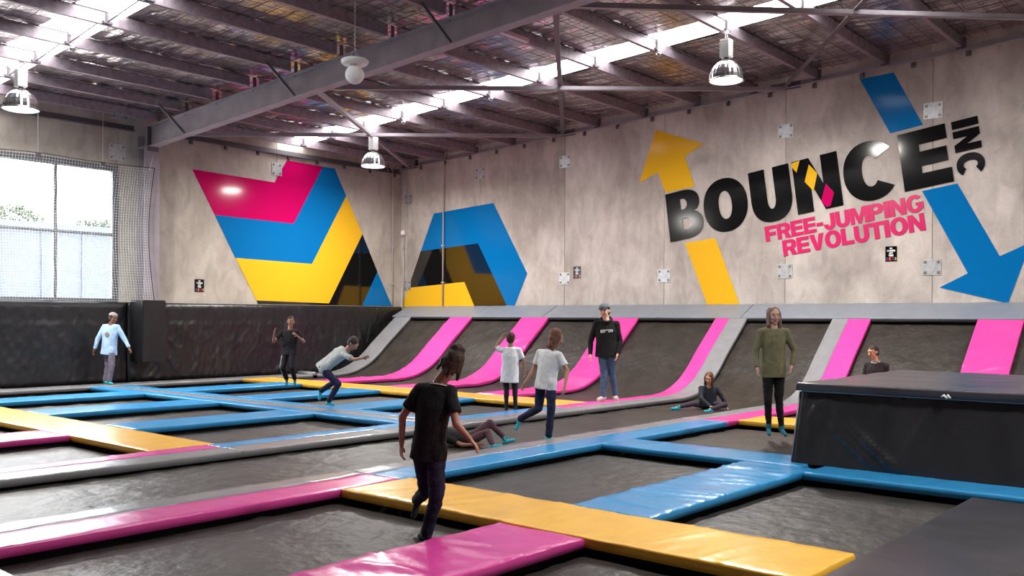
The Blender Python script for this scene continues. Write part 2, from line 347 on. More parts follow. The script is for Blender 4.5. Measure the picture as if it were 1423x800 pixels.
# murals
def mural(name, label, cat, mp, pieces, loc, th=.01):
    t = empty(name, loc); tag(t, label, cat)
    for poly, m in pieces:
        bm = bmesh.new(); slab(bm, poly, mp, .002, th); o = mesh_obj('panel', bm, M[m], t); o.matrix_parent_inverse = Matrix.Translation(-Vector(loc))
    return t
mural('wall_mural', 'large glossy magenta, blue, yellow and black arrow mural on the far left wall', 'mural', mapL, [
 ([(12.24, 5.28), (14.69, 5.23), (15.09, 5.89), (16.32, 5.87), (15.32, 4.15), (12.88, 4.18)], 'mag'),
 ([(12.88, 4.18), (15.32, 4.15), (16.32, 5.87), (16.74, 5.87), (17.17, 5.12), (15.95, 3.06), (13.49, 3.1)], 'mblue'),
 ([(13.49, 3.1), (15.95, 3.06), (17.17, 5.12), (17.79, 4.04), (16.56, 1.95), (14.14, 1.99)], 'myel'),
 ([(14.14, 1.99), (16.56, 1.95), (17.79, 4.04), (18.38, 2.94), (17.79, 1.9), (14.18, 1.9)], 'mblk'),
 ([(18.38, 2.94), (18.98, 1.9), (17.79, 1.9)], 'mblue')], (15.5, WY, 1.9))
mural('wall_mural', 'blue, black and yellow angular mural on the right wall near the corner', 'mural', mapR, [
 ([(19.83, 4.69), (17.42, 4.82), (16.15, 2.78), (16.61, 1.88), (16.87, 1.88), (18.0, 3.7), (20.39, 3.58)], 'mblue'),
 ([(20.39, 3.58), (18.0, 3.7), (16.87, 1.88), (18.13, 1.88), (18.54, 2.6), (20.94, 2.47)], 'mblk'),
 ([(20.94, 2.47), (18.54, 2.6), (18.13, 1.88), (21.2, 1.88)], 'myel')], (WX, 18.5, 1.88))
mural('wall_arrow', 'yellow arrow pointing up at the start of the big black lettering', 'arrow', mapR, [
 ([(12.05, 6.19), (10.73, 5.7), (11.24, 5.45), (10.96, 4.71), (11.77, 4.63), (11.98, 5.15), (12.52, 4.94)], 'myel')], (WX, 11.5, 4.7))
mural('wall_stripe', 'slanted yellow band on the wall below the letters B and O', 'stripe', mapR, [([(11.22, 3.37), (10.41, 3.45), (9.78, 1.88), (10.61, 1.88)], 'myel')], (WX, 10.5, 1.9))
mural('wall_stripe', 'slanted blue band on the wall above the letters C and E', 'stripe', mapR, [([(7.06, 6.61), (6.37, 6.63), (5.79, 5.48), (6.43, 5.39)], 'mblue')], (WX, 6.4, 5.4))
mural('wall_arrow', 'large blue arrow pointing down at the end of the big lettering', 'arrow', mapR, [
 ([(5.8, 4.15), (5.14, 4.24), (4.38, 2.78), (3.85, 3.02), (4.23, 1.88), (5.46, 2.2), (4.94, 2.47)], 'mblue')], (WX, 5, 2))

# ------------------------------------------------------------------ lettering
def arc(cx, cy, rx, ry, a0, a1, n=12, p=2.0):
    o = []
    for i in range(n+1):
        a = math.radians(a0+(a1-a0)*i/n); c, s = math.cos(a), math.sin(a)
        o.append((cx+rx*math.copysign(abs(c)**(2/p), c), cy+ry*math.copysign(abs(s)**(2/p), s)))
    return o
def glyph(ch, W, t, h=None):
    """outlines of a heavy grotesque capital of width W and height 1; t = stem, h = bar thickness"""
    h = h or t*.82; R = .04
    if ch == '-': return [[(0, .33), (W, .33), (W, .33+h), (0, .33+h)]]
    if ch == 'I': return [[(0, 0), (W, 0), (W, 1), (0, 1)]]
    if ch == 'E': m = .5; return [[(0, 0), (W, 0), (W, h), (t, h), (t, m-h/2), (W*.95, m-h/2), (W*.95, m+h/2), (t, m+h/2), (t, 1-h), (W*.98, 1-h), (W*.98, 1), (0, 1)]]
    if ch == 'F': m = .47; return [[(0, 0), (t, 0), (t, m-h/2), (W*.93, m-h/2), (W*.93, m+h/2), (t, m+h/2), (t, 1-h), (W, 1-h), (W, 1), (0, 1)]]
    if ch == 'L': return [[(0, 0), (W, 0), (W, h), (t, h), (t, 1), (0, 1)]]
    if ch == 'T': return [[(W/2-t/2, 0), (W/2+t/2, 0), (W/2+t/2, 1-h), (W, 1-h), (W, 1), (0, 1), (0, 1-h), (W/2-t/2, 1-h)]]
    if ch == 'N': return [[(0, 0), (t*.95, 0), (t*.95, .55), (W-t, 0), (W, 0), (W, 1), (W-t*.95, 1), (W-t*.95, .47), (t, 1), (0, 1)]]
    if ch == 'M': return [[(0, 0), (t*.85, 0), (t*.85, .62), (W/2-t*.32, 0), (W/2+t*.32, 0), (W-t*.85, .62), (W-t*.85, 0), (W, 0), (W, 1), (W-t*1.2, 1), (W/2, .4), (t*1.2, 1), (0, 1)]]
    if ch == 'V': return [[(W/2-t*.55, 0), (W/2+t*.55, 0), (W, 1), (W-t*1.08, 1), (W/2, .32), (t*1.08, 1), (0, 1)]]
    if ch == 'Y': return [[(W/2-t/2, 0), (W/2+t/2, 0), (W/2+t/2, .4), (W, 1), (W-t*1.1, 1), (W/2, .62), (t*1.1, 1), (0, 1), (W/2-t/2, .4)]]
    if ch == 'A': return [[(0, 0), (t, 0), (W/2-.12, .22), (W/2+.12, .22), (W-t, 0), (W, 0), (W/2+t*.6, 1), (W/2-t*.6, 1)], [(W/2-.09, .4), (W/2+.09, .4), (W/2, .72)]]
    if ch == 'O': return [arc(W/2, .5, W/2, .53, 0, 360, 40, 2.15)[:-1], arc(W/2, .5, W/2-t, .53-h, 0, 360, 32, 2.15)[:-1]]
    if ch == 'U': return [[(0, 1)]+arc(W/2, .42, W/2, .45, 180, 360, 20, 2.3)+[(W, 1), (W-t, 1)]+arc(W/2, .42, W/2-t, .45-h, 360, 180, 16, 2.2)+[(t, 1)]]
    if ch == 'J': return [[(W, 1), (W-t, 1)]+arc(W/2, .34, W/2-t, .35-h, 360, 180, 10)+[(0, .36)]+arc(W/2, .36, W/2, .39, 180, 360, 14)]
    if ch in 'CG':
        o = arc(W/2, .5, W/2, .53, 38, 322, 34, 2.15); i = arc(W/2, .5, W/2-t, .53-h, 318, 42, 28, 2.15)
        if ch == 'G': return [arc(W/2, .5, W/2, .53, 38, 330, 34, 2.15)+[(W, 0.04), (W, .56), (W*.55, .56), (W*.55, .38), (W-t, .38)]+arc(W/2, .5, W/2-t, .53-h, 318, 42, 24, 2.15)]
        return [o+i]
    if ch == 'B':
        return [[(0, 0), (W*.5, 0)]+arc(W*.5, .29, W*.5, .29, -90, 60, 12, 2.3)+arc(W*.5, .74, W*.45, .26, -40, 90, 12, 2.3)+[(0, 1)],
                [(t, h*.85), (t, .43), (W*.52, .43)]+arc(W*.52, .31, W*.14, .12, 90, -90, 8)+[(W*.52, .19)],
                [(t, .61), (t, .83), (W*.48, .83)]+arc(W*.48, .72, W*.12, .11, 90, -90, 8)]
    if ch in 'PR':
        o = [(0, 0), (t, 0), (t, .36)]
        if ch == 'R': o += [(W*.5, .36), (W-t*1.15, 0), (W+.02, 0), (W*.78, .42)]+arc(W*.58, .68, W*.42, .32, -50, 90, 10, 2.3)
        else: o += [(W*.58, .36)]+arc(W*.58, .68, W*.42, .32, -90, 90, 12, 2.3)
        return [o+[(0, 1)], [(t, .57), (t, .8), (W*.56, .8)]+arc(W*.56, .685, W*.1, .115, 90, -90, 6)+[(W*.56, .57)]]
    if ch == 'S':
        pts = arc(W/2, .74, W*.5-t/2, .26-h*.35, 30, 230, 12)+arc(W/2, .26, W*.5-t/2, .26-h*.35, 70, -150, 12)
        L_, R_ = [], []
        for k, p in enumerate(pts):
            a = Vector(pts[max(k-1, 0)]); b = Vector(pts[min(k+1, len(pts)-1)]); d = (b-a).normalized(); nrm = Vector((-d.y, d.x))*h*.5; L_.append(tuple(Vector(p)+nrm)); R_.append(tuple(Vector(p)-nrm))
        return [L_+R_[::-1]]
    if ch == 'D': return [[(0, 0), (W*.45, 0)]+arc(W*.45, .5, W*.55, .5, -90, 90, 16)+[(0, 1)], [(t, h), (t, 1-h), (W*.45, 1-h)]+arc(W*.45, .5, W*.55-t, .5-h, 90, -90, 12)+[(W*.45, h)]]
    return [[(0, 0), (W, 0), (W, 1), (0, 1)]]
def fill2d(loops, depth):
    cu = bpy.data.curves.new('g', 'CURVE'); cu.dimensions = '2D'; cu.fill_mode = 'BOTH'; cu.extrude = depth/2
    for lp in loops:
        sp = cu.splines.new('POLY'); sp.points.add(len(lp)-1)
        for p, (a, b) in zip(sp.points, lp): p.co = (a, b, 0, 1)
        sp.use_cyclic_u = True
    o = bpy.data.objects.new('g', cu); C.objects.link(o); dg = bpy.context.evaluated_depsgraph_get()
    me = bpy.data.meshes.new_from_object(o.evaluated_get(dg)); bpy.data.objects.remove(o); bpy.data.curves.remove(cu)
    return me
TH = math.radians(7.8); ct, st_ = math.cos(TH), math.sin(TH)
def sign_pt(s, t, d): return Vector((WX-d, 11.61-(s*ct-t*st_), 3.41+s*st_+t*ct))
def letter(ch, s0, s1, t0, t1, stem, m, parent, depth=.02, base=.002, turned=False, bar=None):
    W = (s1-s0)/(t1-t0) if not turned else (t1-t0)/(s1-s0)
    me = fill2d(glyph(ch, W, stem, bar), depth)
    for v in me.vertices:
        x, y, z = v.co
        if not turned: s, t = s0+x*(t1-t0), t0+y*(t1-t0)
        else: s, t = s0+y*(s1-s0), t1-x*(s1-s0)
        v.co = sign_pt(s, t, base+depth/2-z)-Vector(parent.location)
    me.materials.append(m); o = bpy.data.objects.new('letter', me); C.objects.link(o); o.parent = parent
    return o
def letter_mesh_fix(o):
    bm = bmesh.new(); bm.from_mesh(o.data); bmesh.ops.remove_doubles(bm, verts=bm.verts, dist=1e-5); bmesh.ops.recalc_face_normals(bm, faces=bm.faces); bm.to_mesh(o.data); bm.free()
T = empty('wall_lettering', (WX, 9, 3.4)); tag(T, 'huge tilted black letters reading BOUNCE with INC turned on end', 'lettering')
for ch, a, b in (('B', 0, .94), ('O', .99, 2.11), ('U', 2.2, 3.17), ('N', 3.25, 4.26), ('C', 4.34, 5.46), ('E', 5.53, 6.47)):
    letter_mesh_fix(letter(ch, a, b, 0, 1.18, .325 if ch not in 'OC' else .33, M['letter'], T, bar=.25))
for ch, a, b in (('I', 1.165, 1.01), ('N', .96, .54), ('C', .49, .03)):
    letter_mesh_fix(letter(ch, 6.57, 7.05, b, a, .3, M['letter'], T, turned=True, bar=.26))
def overlay(poly, m):
    bm = bmesh.new(); slab(bm, poly, mapR, .0225, .03); o = mesh_obj('stripe', bm, m, T); o.matrix_parent_inverse = Matrix.Translation(-Vector(T.location))
overlay([(8.555, 4.93), (8.53, 5.0), (8.36, 5.035), (8.43, 4.78)], M['myel']); overlay([(8.15, 4.93), (7.96, 4.72), (8.04, 4.34), (8.24, 4.56)], M['myel'])
overlay([(7.77, 4.48), (7.59, 4.27), (7.66, 4.0), (7.74, 3.97), (7.87, 4.11)], M['mag'])
T2 = empty('wall_lettering', (WX, 7.5, 3.3)); tag(T2, 'pink lettering reading FREE-JUMPING REVOLUTION under the black letters', 'lettering')
def word(txt, s0, s1, t0, t1):
    wd = {'F': .86, 'R': .98, 'E': .88, '-': .46, 'J': .8, 'U': .95, 'M': 1.2, 'P': .93, 'I': .34, 'N': 1.0, 'G': 1.04, 'V': 1.0, 'O': 1.06, 'L': .82, 'T': .9}
    gp = .035; tot = sum(wd[c] for c in txt)+gp*(len(txt)-1); k = (s1-s0)/tot; s = s0
    for c in txt:
        letter_mesh_fix(letter(c, s, s+wd[c]*k, t0, t1, .29, M['lpink'], T2, depth=.012, bar=.22)); s += (wd[c]+gp)*k
word('FREE-JUMPING', 2.43, 5.85, -.455, -.11); word('REVOLUTION', 2.8, 5.83, -.85, -.495)

# small signs
def small_sign(mp, a, z, wd, ht, flip, label):
    base = Vector(mp(a, z, 0)); t = empty('wall_sign', base); tag(t, label, 'sign')
    def put(n, bm, m):
        o = mesh_obj(n, bm, m, t); o.matrix_parent_inverse = Matrix.Translation(-base); return o
    bm = bmesh.new(); slab(bm, [(a-wd/2, z-ht/2), (a+wd/2, z-ht/2), (a+wd/2, z+ht/2), (a-wd/2, z+ht/2)], mp, .001, .01); put('plate', bm, M['letter'])
    sg = -1 if flip else 1
    for k, row in enumerate(('NO', 'STANDING', 'ANY', 'TIME')):
        lh = ht*.12; lw = lh*.62 if k != 1 else lh*.5; n = len(row); tot = n*lw*1.15
        zz = z+ht*(.36-k*.155)-lh/2
        for q, c in enumerate(row):
            me = fill2d(glyph(c, lw/lh, .2, .17), .003)
            for v in me.vertices:
                x, y, d = v.co; v.co = Vector(mp(a+sg*(-tot/2+q*lw*1.15+x*lh), zz+y*lh, .0125-d))-base
            me.materials.append(M['white']); o = bpy.data.objects.new('letter', me); C.objects.link(o); o.parent = t
    for q, (cc, dr) in enumerate(((('mblue'), -1), ('mag', -1), ('myel', -1), ('mag', 1), ('mblue', 1), ('myel', 1))):
        cx = a+sg*wd*(-.38+q*.152); zz = z-ht*.33; h2 = ht*.1; ww = wd*.055*sg*dr
        bm = bmesh.new(); slab(bm, [(cx-ww, zz+h2), (cx+ww*.6, zz+h2), (cx+ww*1.8, zz), (cx+ww*.6, zz-h2), (cx-ww, zz-h2), (cx+ww*.3, zz)], mp, .01, .0125); put('chevron', bm, M[cc])
small_sign(mapR, 6.4, 2.91, .23, .31, True, 'small black notice with coloured chevrons under the pink lettering')
small_sign(mapR, 14.44, 2.76, .24, .31, True, 'small black notice with coloured chevrons right of the blue mural')
small_sign(mapL, 12.45, 2.34, .26, .32, False, 'small black notice with coloured chevrons left of the magenta mural')

# conduits
def conduit(pts, label, r=.022, cam_=False):
    bm = bmesh.new(); tube(bm, pts, r, 8); o = mesh_obj('conduit_pipe', bm, M['cond'], None, True); tag(o, label, 'pipe')
    for z in (2.6, 3.7, 4.8):
        if z < max(p[2] for p in pts[-2:]):
            p = pts[-1]; bm = bmesh.new(); box(bm, p[0]-.04, p[0]+.04, p[1]-.035, p[1]+.035, z-.02, z+.02); mesh_obj('clip', bm, M['cond'], o)
    return o
conduit([(18.8, WY-.05, 6.0), (18.72, WY-.05, 6.1), (18.8, WY-.05, 6.2), (18.93, WY-.05, 6.1), (18.95, WY-.05, 5.9), (18.97, WY-.05, 1.9)], 'pale conduit with a hooked top on the far wall near the corner')
conduit([(WX-.06, 19.55, 6.75), (WX-.06, 19.5, 6.45), (WX-.06, 19.3, 6.38), (WX-.06, 19.25, 6.5), (WX-.06, 19.33, 6.3), (WX-.06, 19.37, 6.1), (WX-.06, 19.38, 1.9)], 'pale conduit running down over the blue mural with a curled top')
o = conduit([(WX-.07, 21.1, 4.1), (WX-.07, 21.1, 1.9)], 'short conduit in the wall corner with a round box on top')
bm = bmesh.new(); lathe(bm, [(0, 0), (.07, 0), (.08, .03), (.08, .1), (.05, .15), (0, .16)], 12, (WX-.09, 21.1, 4.1)); mesh_obj('junction_box', bm, M['white'], o, True)

# ------------------------------------------------------------------ pads and beds
def smoothpath(P, step=.09):
    out = []
    for i in range(len(P)-1):
        p0 = Vector(P[max(i-1, 0)]); p1 = Vector(P[i]); p2 = Vector(P[i+1]); p3 = Vector(P[min(i+2, len(P)-1)])
        n = max(1, int((p2-p1).length/step))
        for k in range(n):
            t = k/n
            out.append(.5*((2*p1)+(-p0+p2)*t+(2*p0-5*p1+4*p2-p3)*t*t+(-p0+3*p1-3*p2+p3)*t**3))
    out.append(Vector(P[-1])); return out
def pad_mesh(path, lo, hi, axis, th, seed=0., r=.014, amp=.004, rlo=True, rhi=True, sag=0., nw=None, cap=True, crease=1.0):
    """padded strip: path in the (along, up) plane, section from lo to hi, fold wrinkles on the top"""
    bm = bmesh.new(); rings = []; nw = nw or max(4, int((hi-lo)/.07)); L = [0]
    for a, b in zip(path, path[1:]): L.append(L[-1]+(b-a).length)
    tot = L[-1]
    prof = []
    prof.append((lo, -th))
    if rlo: prof += [(lo, -r)]+[(lo+r*(1-math.cos(q)), -r+r*math.sin(q)) for q in (PI/6, PI/3)]
    else: prof += [(lo+.002, -.004)]
    i0 = r if rlo else .008; i1 = r if rhi else .008
    tops = len(prof)
    for k in range(nw+1): prof.append((lo+i0+(hi-lo-i0-i1)*k/nw, 0))
    if rhi: prof += [(hi-r*(1-math.cos(q)), -r+r*math.sin(q)) for q in (PI/3, PI/6)]+[(hi, -r)]
    else: prof += [(hi-.002, -.004)]
    prof.append((hi, -th))
    for i, p in enumerate(path):
        a = path[max(i-1, 0)]; b = path[min(i+1, len(path)-1)]; t = (b-a).normalized(); nrm = Vector((-t.y, t.x))
        s = L[i]; e = min(s, tot-s); ef = 1 if e > r else math.sqrt(max(0., 1-(1-e/r)**2)); ring = []
        for (wv, h) in prof:
            hh = h
            if h > -.005:
                a1 = noise.noise(Vector((s*3.1+seed, wv*.8+seed*1.7, seed))); a2 = noise.noise(Vector((s*6.0+wv*2.2, wv*1.3, seed+5))); a3 = noise.noise(Vector((s*12-wv*2.5, wv*2.1, seed+8)))
                f = .9*a1+crease*(2.2*max(0., 1-abs(a2)*5)*max(0., a1+.3)+.5*a2+.45*a3)
                hh = h+amp*f+.006*noise.noise(Vector((s*.5, seed*3, 1)))
                m = (wv-lo)/(hi-lo)
                hh -= sag*math.sin(PI*m)
            if hh > -th: hh = -th+(hh+th)*(.55+.45*ef)
            q = p+nrm*hh
            ring.append(bm.verts.new((q.x, wv, q.y) if axis == 'x' else (wv, q.x, q.y)))
        rings.append(ring)
    for A, B in zip(rings, rings[1:]):
        n = len(A)
        for k in range(n-1): bm.faces.new((A[k], B[k], B[k+1], A[k+1]))
        bm.faces.new((A[n-1], B[n-1], B[0], A[0]))
    if cap: bm.faces.new(rings[0]); bm.faces.new(rings[-1][::-1])
    bmesh.ops.recalc_face_normals(bm, faces=bm.faces)
    return bm
def flat(u0, u1, z=0., step=.03):
    n = max(2, int((u1-u0)/step)); r = .014
    pts = [u0, u0+.003, u0+.008]+[u0+r+(u1-u0-2*r)*k/n for k in range(n+1)]+[u1-.008, u1-.003, u1]
    return [Vector((a, z)) for a in pts]
QP = [(16.0, 0), (16.5, .06), (16.97, .23), (17.35, .47), (17.75, .82), (18.2, 1.19), (18.68, 1.58)]
def qpath(u0, off=0., step=.035):
    base = [(u0+(15.1-u0)*q/4, 0) for q in range(4)]+[(15.1, 0.), (15.55, 0.)]+QP
    p = smoothpath(base, step)
    if off:
        q = []
        for i, v in enumerate(p):
            a = p[max(i-1, 0)]; b = p[min(i+1, len(p)-1)]; t = (b-a).normalized(); q.append(v+Vector((-t.y, t.x))*off)
        p = q
    return p
cnt = [0]
def pad(label, axis, path, bands, loc, cat='pad', group='coloured safety pads around the trampolines', th=.075, amp=.004, name='safety_pad', flare=None):
    cnt[0] += 1; sd = cnt[0]*3.71
    if len(bands) == 1:
        lo, hi, m = bands[0]; o = mesh_obj(name, pad_mesh(path, lo, hi, axis, th, sd, amp=amp), M[m], None, True); tag(o, label, cat, group); return o
    t = empty(name, loc); tag(t, label, cat, group)
    for k, (lo, hi, m) in enumerate(bands):
        o = mesh_obj({'grey': 'grey_panel', 'blue': 'blue_panel', 'pink': 'pink_panel'}.get(m, 'panel'), pad_mesh(path, lo, hi, axis, th, sd, amp=amp, rlo=k == 0, rhi=k == len(bands)-1), M[m], t, True)
        o.matrix_parent_inverse = Matrix.Translation(-Vector(loc))
    return t
# long strip A (near) and long strip B (beyond the dark lane)
for (lo, a, b, hi) in ((6.57, 7.02, 7.02, 7.35),):
    pad('pink and grey long pad in front of the lane, running off at the left edge', 'x', flat(-1.5, 5.95), [(6.57, 7.02, 'pink'), (7.02, 7.36, 'grey')], (2, 7, 0))
    pad('blue and grey long pad along the near side of the lane', 'x', flat(5.96, 12.6), [(6.57, 7.02, 'blue'), (7.02, 7.36, 'grey')], (9, 7, 0))
    pad('pink and grey pad climbing the curved wall beside the black block', 'x', qpath(12.61), [(6.57, 7.02, 'pink'), (7.02, 7.36, 'grey')], (14, 7, 0))
    pad('pink and grey long pad on the far side of the lane at the left', 'x', flat(-1.5, 5.97), [(9.27, 9.7, 'grey'), (9.7, 10.04, 'pink')], (2, 9.6, 0), amp=.003)
    pad('blue and grey long pad beyond the lane, behind the child in black', 'x', flat(5.98, 12.6), [(9.27, 9.7, 'grey'), (9.7, 10.04, 'blue')], (9, 9.6, 0))
    pad('pink and grey pad under the man in the cap, climbing the curved wall', 'x', qpath(12.61), [(9.27, 9.7, 'grey'), (9.7, 10.04, 'pink')], (14, 9.6, 0))
# near cross strips
pad('broad yellow pad crossing the foreground from the child in black to the lower right', 'y', flat(2.24, 6.56), [(5.25, 6.1, 'yellow')], None)
pad('bright pink pad at the bottom centre meeting the foreground yellow pad', 'x', flat(-1.5, 5.24), [(3.84, 4.62, 'pink')], None, amp=.011)
pad('broad blue wrinkled pad between the foreground yellow pad and the black block', 'x', flat(6.11, 9.3), [(3.84, 4.62, 'blue')], None, amp=.011)
pad('blue pad running along the foot of the black landing block', 'y', flat(-2, 3.83), [(8.97, 9.85, 'blue')], None)
pad('blue pad behind the broad wrinkled blue one, meeting the long blue and grey pad', 'y', flat(4.0, 6.56), [(9.31, 10.0, 'blue')], None)
pad('short blue filler at the left of the cross pad', 'y', flat(4.63, 6.56), [(9.12, 9.305, 'blue')], None) if False else None
pad('small yellow pad beside the corner of the black landing block', 'y', flat(-1, 6.56), [(12.93, 13.82, 'yellow')], None)
pad('pale grey pad in the bottom left corner of the view', 'y', flat(4.63, 6.56), [(1.35, 2.2, 'grey')], None)
# far field
pad('pale yellow pad crossing the left field down to the long strip', 'y', flat(10.05, 17.59), [(5.25, 6.1, 'yellow')], None, amp=.0018)
pad('long blue pad with a grey centre stripe reaching back to the boy in light blue', 'y', flat(10.05, 20.08), [(9.12, 9.42, 'blue'), (9.42, 9.72, 'grey'), (9.72, 10.02, 'blue')], (9.5, 15, 0), amp=.0018)
pad('long yellow pad along the foot of the curved trampolines', 'y', flat(10.05, 20.08), [(12.93, 13.82, 'yellow')], None, amp=.0018)
for lo, hi, nm in ((12.1, 12.96, 'nearest'), (14.86, 15.78, 'middle'), (17.6, 18.46, 'farthest')):
    pad(f'{nm} of the pads crossing the field left of the pale yellow pad', 'x', flat(-1.5, 5.24), [(lo, hi, 'pink' if nm == 'nearest' else 'blue')], None, amp=.0018)
    pad(f'{nm} of the three blue pads between the pale yellow pad and the grey-striped blue pad', 'x', flat(6.11 if nm != 'farthest' else 5.26, 9.11), [(lo, hi, 'blue')], None, amp=.0018)
    pad(f'{nm} of the three blue pads between the grey-striped blue pad and the long yellow pad', 'x', flat(10.03, 12.92), [(lo, hi, 'blue')], None, amp=.0018)
    pad({'nearest': 'pink pad climbing the curved wall just left of the man in the cap', 'middle': 'pink pad climbing the curved wall behind the two children in pale shirts', 'farthest': 'leftmost pink pad climbing the curved wall, behind the head of the child in black'}[nm],
        'x', qpath(13.84), [(lo, hi, 'pink')], None, amp=.010)
pad('wide pink pad on the curved wall above the black block at the right edge', 'x', qpath(13.84), [(3.82, 4.6, 'pink')], None, amp=.010)
pad('low grey pad along the foot of the black wall padding, rising at the curved wall', 'x', smoothpath([(-1.5, 0), (15.3, 0)], .2)[:-1]+qpath(15.3)[1:], [(20.1, 20.8, 'grey')], None)

# beds
def bed(label, x0, x1, y0, y1, z=-.13, curved=False, depth=0.0):
    path = [Vector((x0+(x1-x0)*k/max(2, int((x1-x0)/.12)), z)) for k in range(max(2, int((x1-x0)/.12))+1)] if not curved else qpath(x0, -.1, .12)
    o = mesh_obj('trampoline', pad_mesh(path, y0, y1, 'x', .012, x0*3+y0, r=.004, amp=.006, sag=depth, nw=max(6, int((y1-y0)/.14)), crease=1.6), M['bed'], None, True)
    tag(o, label, 'trampoline', 'dark mesh trampoline beds between the pads'); return o
cols = [(-1.5, 5.25, 'left of the yellow pads'), (6.1, 9.12, 'right of the yellow pads'), (10.0, 12.93, 'right of the blue cross pads')]
rows = [(-1.0, 3.84, 'nearest row'), (4.6, 6.57, 'just before the long near pad'),
        (10.03, 12.1, 'first row past the lane'), (12.94, 14.88, 'second row past the lane'), (15.76, 17.62, 'third row past the lane'), (18.44, 20.12, 'row beside the wall padding')]
for r_, (y0, y1, rn) in enumerate(rows):
    for c_, (x0, x1, cn) in enumerate(cols):
        if r_ == 0 and c_ == 2: continue
        if r_ == 0 and c_ == 1: x1 = 8.97
        if r_ == 1 and c_ == 1: x1 = 9.31
        bed(f'trampoline bed {cn}, {rn}', x0, x1, y0, y1)
bed('long dark tumbling lane bed running across the view and up the curved wall', -1.5, 0, 7.36, 9.27, curved=True)
for (y0, y1, l) in ((10.03, 12.11, 'curved black trampoline right of the man in the cap'),
    (12.95, 14.87, 'curved black trampoline behind the two children in pale shirts'), (15.77, 17.61, 'curved black trampoline behind the head of the child in black'), (18.45, 20.12, 'leftmost curved black trampoline, next to the grey edge pad'),
    (4.6, 6.58, 'curved black trampoline behind the head at the black block'), (-1.5, 3.83, 'curved black trampoline at the right edge of the view')):
    bed(l, 12.61 if y0 == 7.35 else 13.8, 0, y0, y1, curved=True)
# steel ledger under each pad line, hidden support
bm = bmesh.new()
for y0, y1 in ((3.95, 4.5), (6.67, 7.25), (9.37, 9.93), (12.2, 12.85), (14.96, 15.68), (17.7, 18.36), (20.2, 20.75)): box(bm, -1.5, 16.0, y0, y1, -.9, -.08)
for x0, x1 in ((5.35, 6.0), (9.22, 9.9), (13.03, 13.72)): box(bm, x0, x1, -1.5, 3.95, -.9, -.08); box(bm, x0, x1, 10.0, 20.2, -.9, -.08)
tag(mesh_obj('support_frame', bm, M['slot']), 'dark steel frame hidden below the pads', 'frame')

# top grey pads along the right wall
def slope_pad(y0, y1, label):
    bm = pad_mesh(flat(y0, y1, 0., .12), 0, .73, 'y', .05, y0*2.3, amp=.007, nw=8)
    # local: x = across, y = along, z = thickness -> tilt it up towards the wall
    d = Vector((.655, 0, .315)).normalized(); n = Vector((-d.z, 0, d.x))
    for v in bm.verts: v.co = Vector((18.67, 0, 1.585))+d*v.co.x+Vector((0, v.co.y, 0))+n*v.co.z
    o = mesh_obj('ledge_pad', bm, M['dgrey'], None, True); tag(o, label, 'pad', 'slate grey pads along the top of the curved wall')
slope_pad(15.08, 20.95, 'slate grey top pad below the blue and black mural'); slope_pad(9.44, 15.06, 'slate grey top pad behind the man in the cap')
slope_pad(3.75, 9.42, 'slate grey top pad below the pink lettering'); slope_pad(-2, 3.73, 'slate grey top pad at the right edge')
for (y0, y1, l) in ((4.62, 6.55, 'over the head at the black block'), (7.38, 9.25, 'at the end of the lane'), (10.05, 12.08, 'right of the man in the cap'), (12.98, 14.84, 'behind the two children in pale shirts'), (15.8, 17.58, 'second from the far corner'), (18.48, 20.08, 'nearest the far corner'), (-1, 3.8, 'at the right edge')):
    bm = bmesh.new(); tube(bm, [(18.66, y0, 1.535), (18.66, y1, 1.535)], .03, 10); tag(mesh_obj('top_rail', bm, M['slot'], None, True), 'black rail along the top of the curved bed '+l, 'rail', 'black rails at the top of the curved beds')
bm = bmesh.new()
for k, y in enumerate((3.7, 6.7, 9.4, 12.3, 15.0, 17.8, 20.6)):
    box(bm, 18.72, 18.8, y-.04, y+.04, -.9, 1.45)
tag(mesh_obj('wall_frame', bm, M['slot']), 'dark posts hidden behind the curved beds', 'frame')

# black wall padding on the far wall
def wallpad(x0, x1, z0, z1, label, yb=WY, th=.14, amp=.02, seed=1., name='wall_pad'):
    bm = bmesh.new(); nx = max(6, int((x1-x0)/.04)); nz = max(6, int((z1-z0)/.05)); g = []
    for i in range(nx+1):
        row = []
        for j in range(nz+1):
            x = x0+(x1-x0)*i/nx; z = z0+(z1-z0)*j/nz; e = min(1, min(i, nx-i)/1.5, min(j, nz-j)/1.5)
            n2 = noise.noise(Vector((x*4+z*1.5, z*1.2, seed))); n3 = noise.noise(Vector((x*7-z*3, z*2.2, seed+4)))
            f = noise.noise(Vector((x*1.2+seed, z*.8, seed)))+.9*max(0, 1-abs(n2)*7)+.7*max(0, 1-abs(n3)*6)
            row.append(bm.verts.new((x, yb-th*(.75+.25*e)-amp*f*e*(1.2 if z < 1.4 else .5), z)))
        g.append(row)
    for i in range(nx):
        for j in range(nz): bm.faces.new((g[i][j], g[i+1][j], g[i+1][j+1], g[i][j+1]))
    rim = [g[i][0] for i in range(nx+1)]+[g[nx][j] for j in range(1, nz+1)]+[g[i][nz] for i in range(nx-1, -1, -1)]+[g[0][j] for j in range(nz-1, 0, -1)]
    bk = [bm.verts.new((v.co.x, yb-.01, v.co.z)) for v in rim]; n = len(rim)
    for k in range(n): bm.faces.new((rim[k], bk[k], bk[(k+1) % n], rim[(k+1) % n]))
    o = mesh_obj(name, bm, M['black'], None, True); tag(o, label, 'wall pad', 'black vinyl padding along the far wall'); return o
wallpad(-2, 10.5, -.05, 1.88, 'black vinyl wall padding below the window, behind the boy in light blue', seed=2, amp=.012)
wallpad(10.52, 19.3, -.05, 1.88, 'creased black vinyl wall padding right of the column, up to the corner', seed=9, amp=.024)
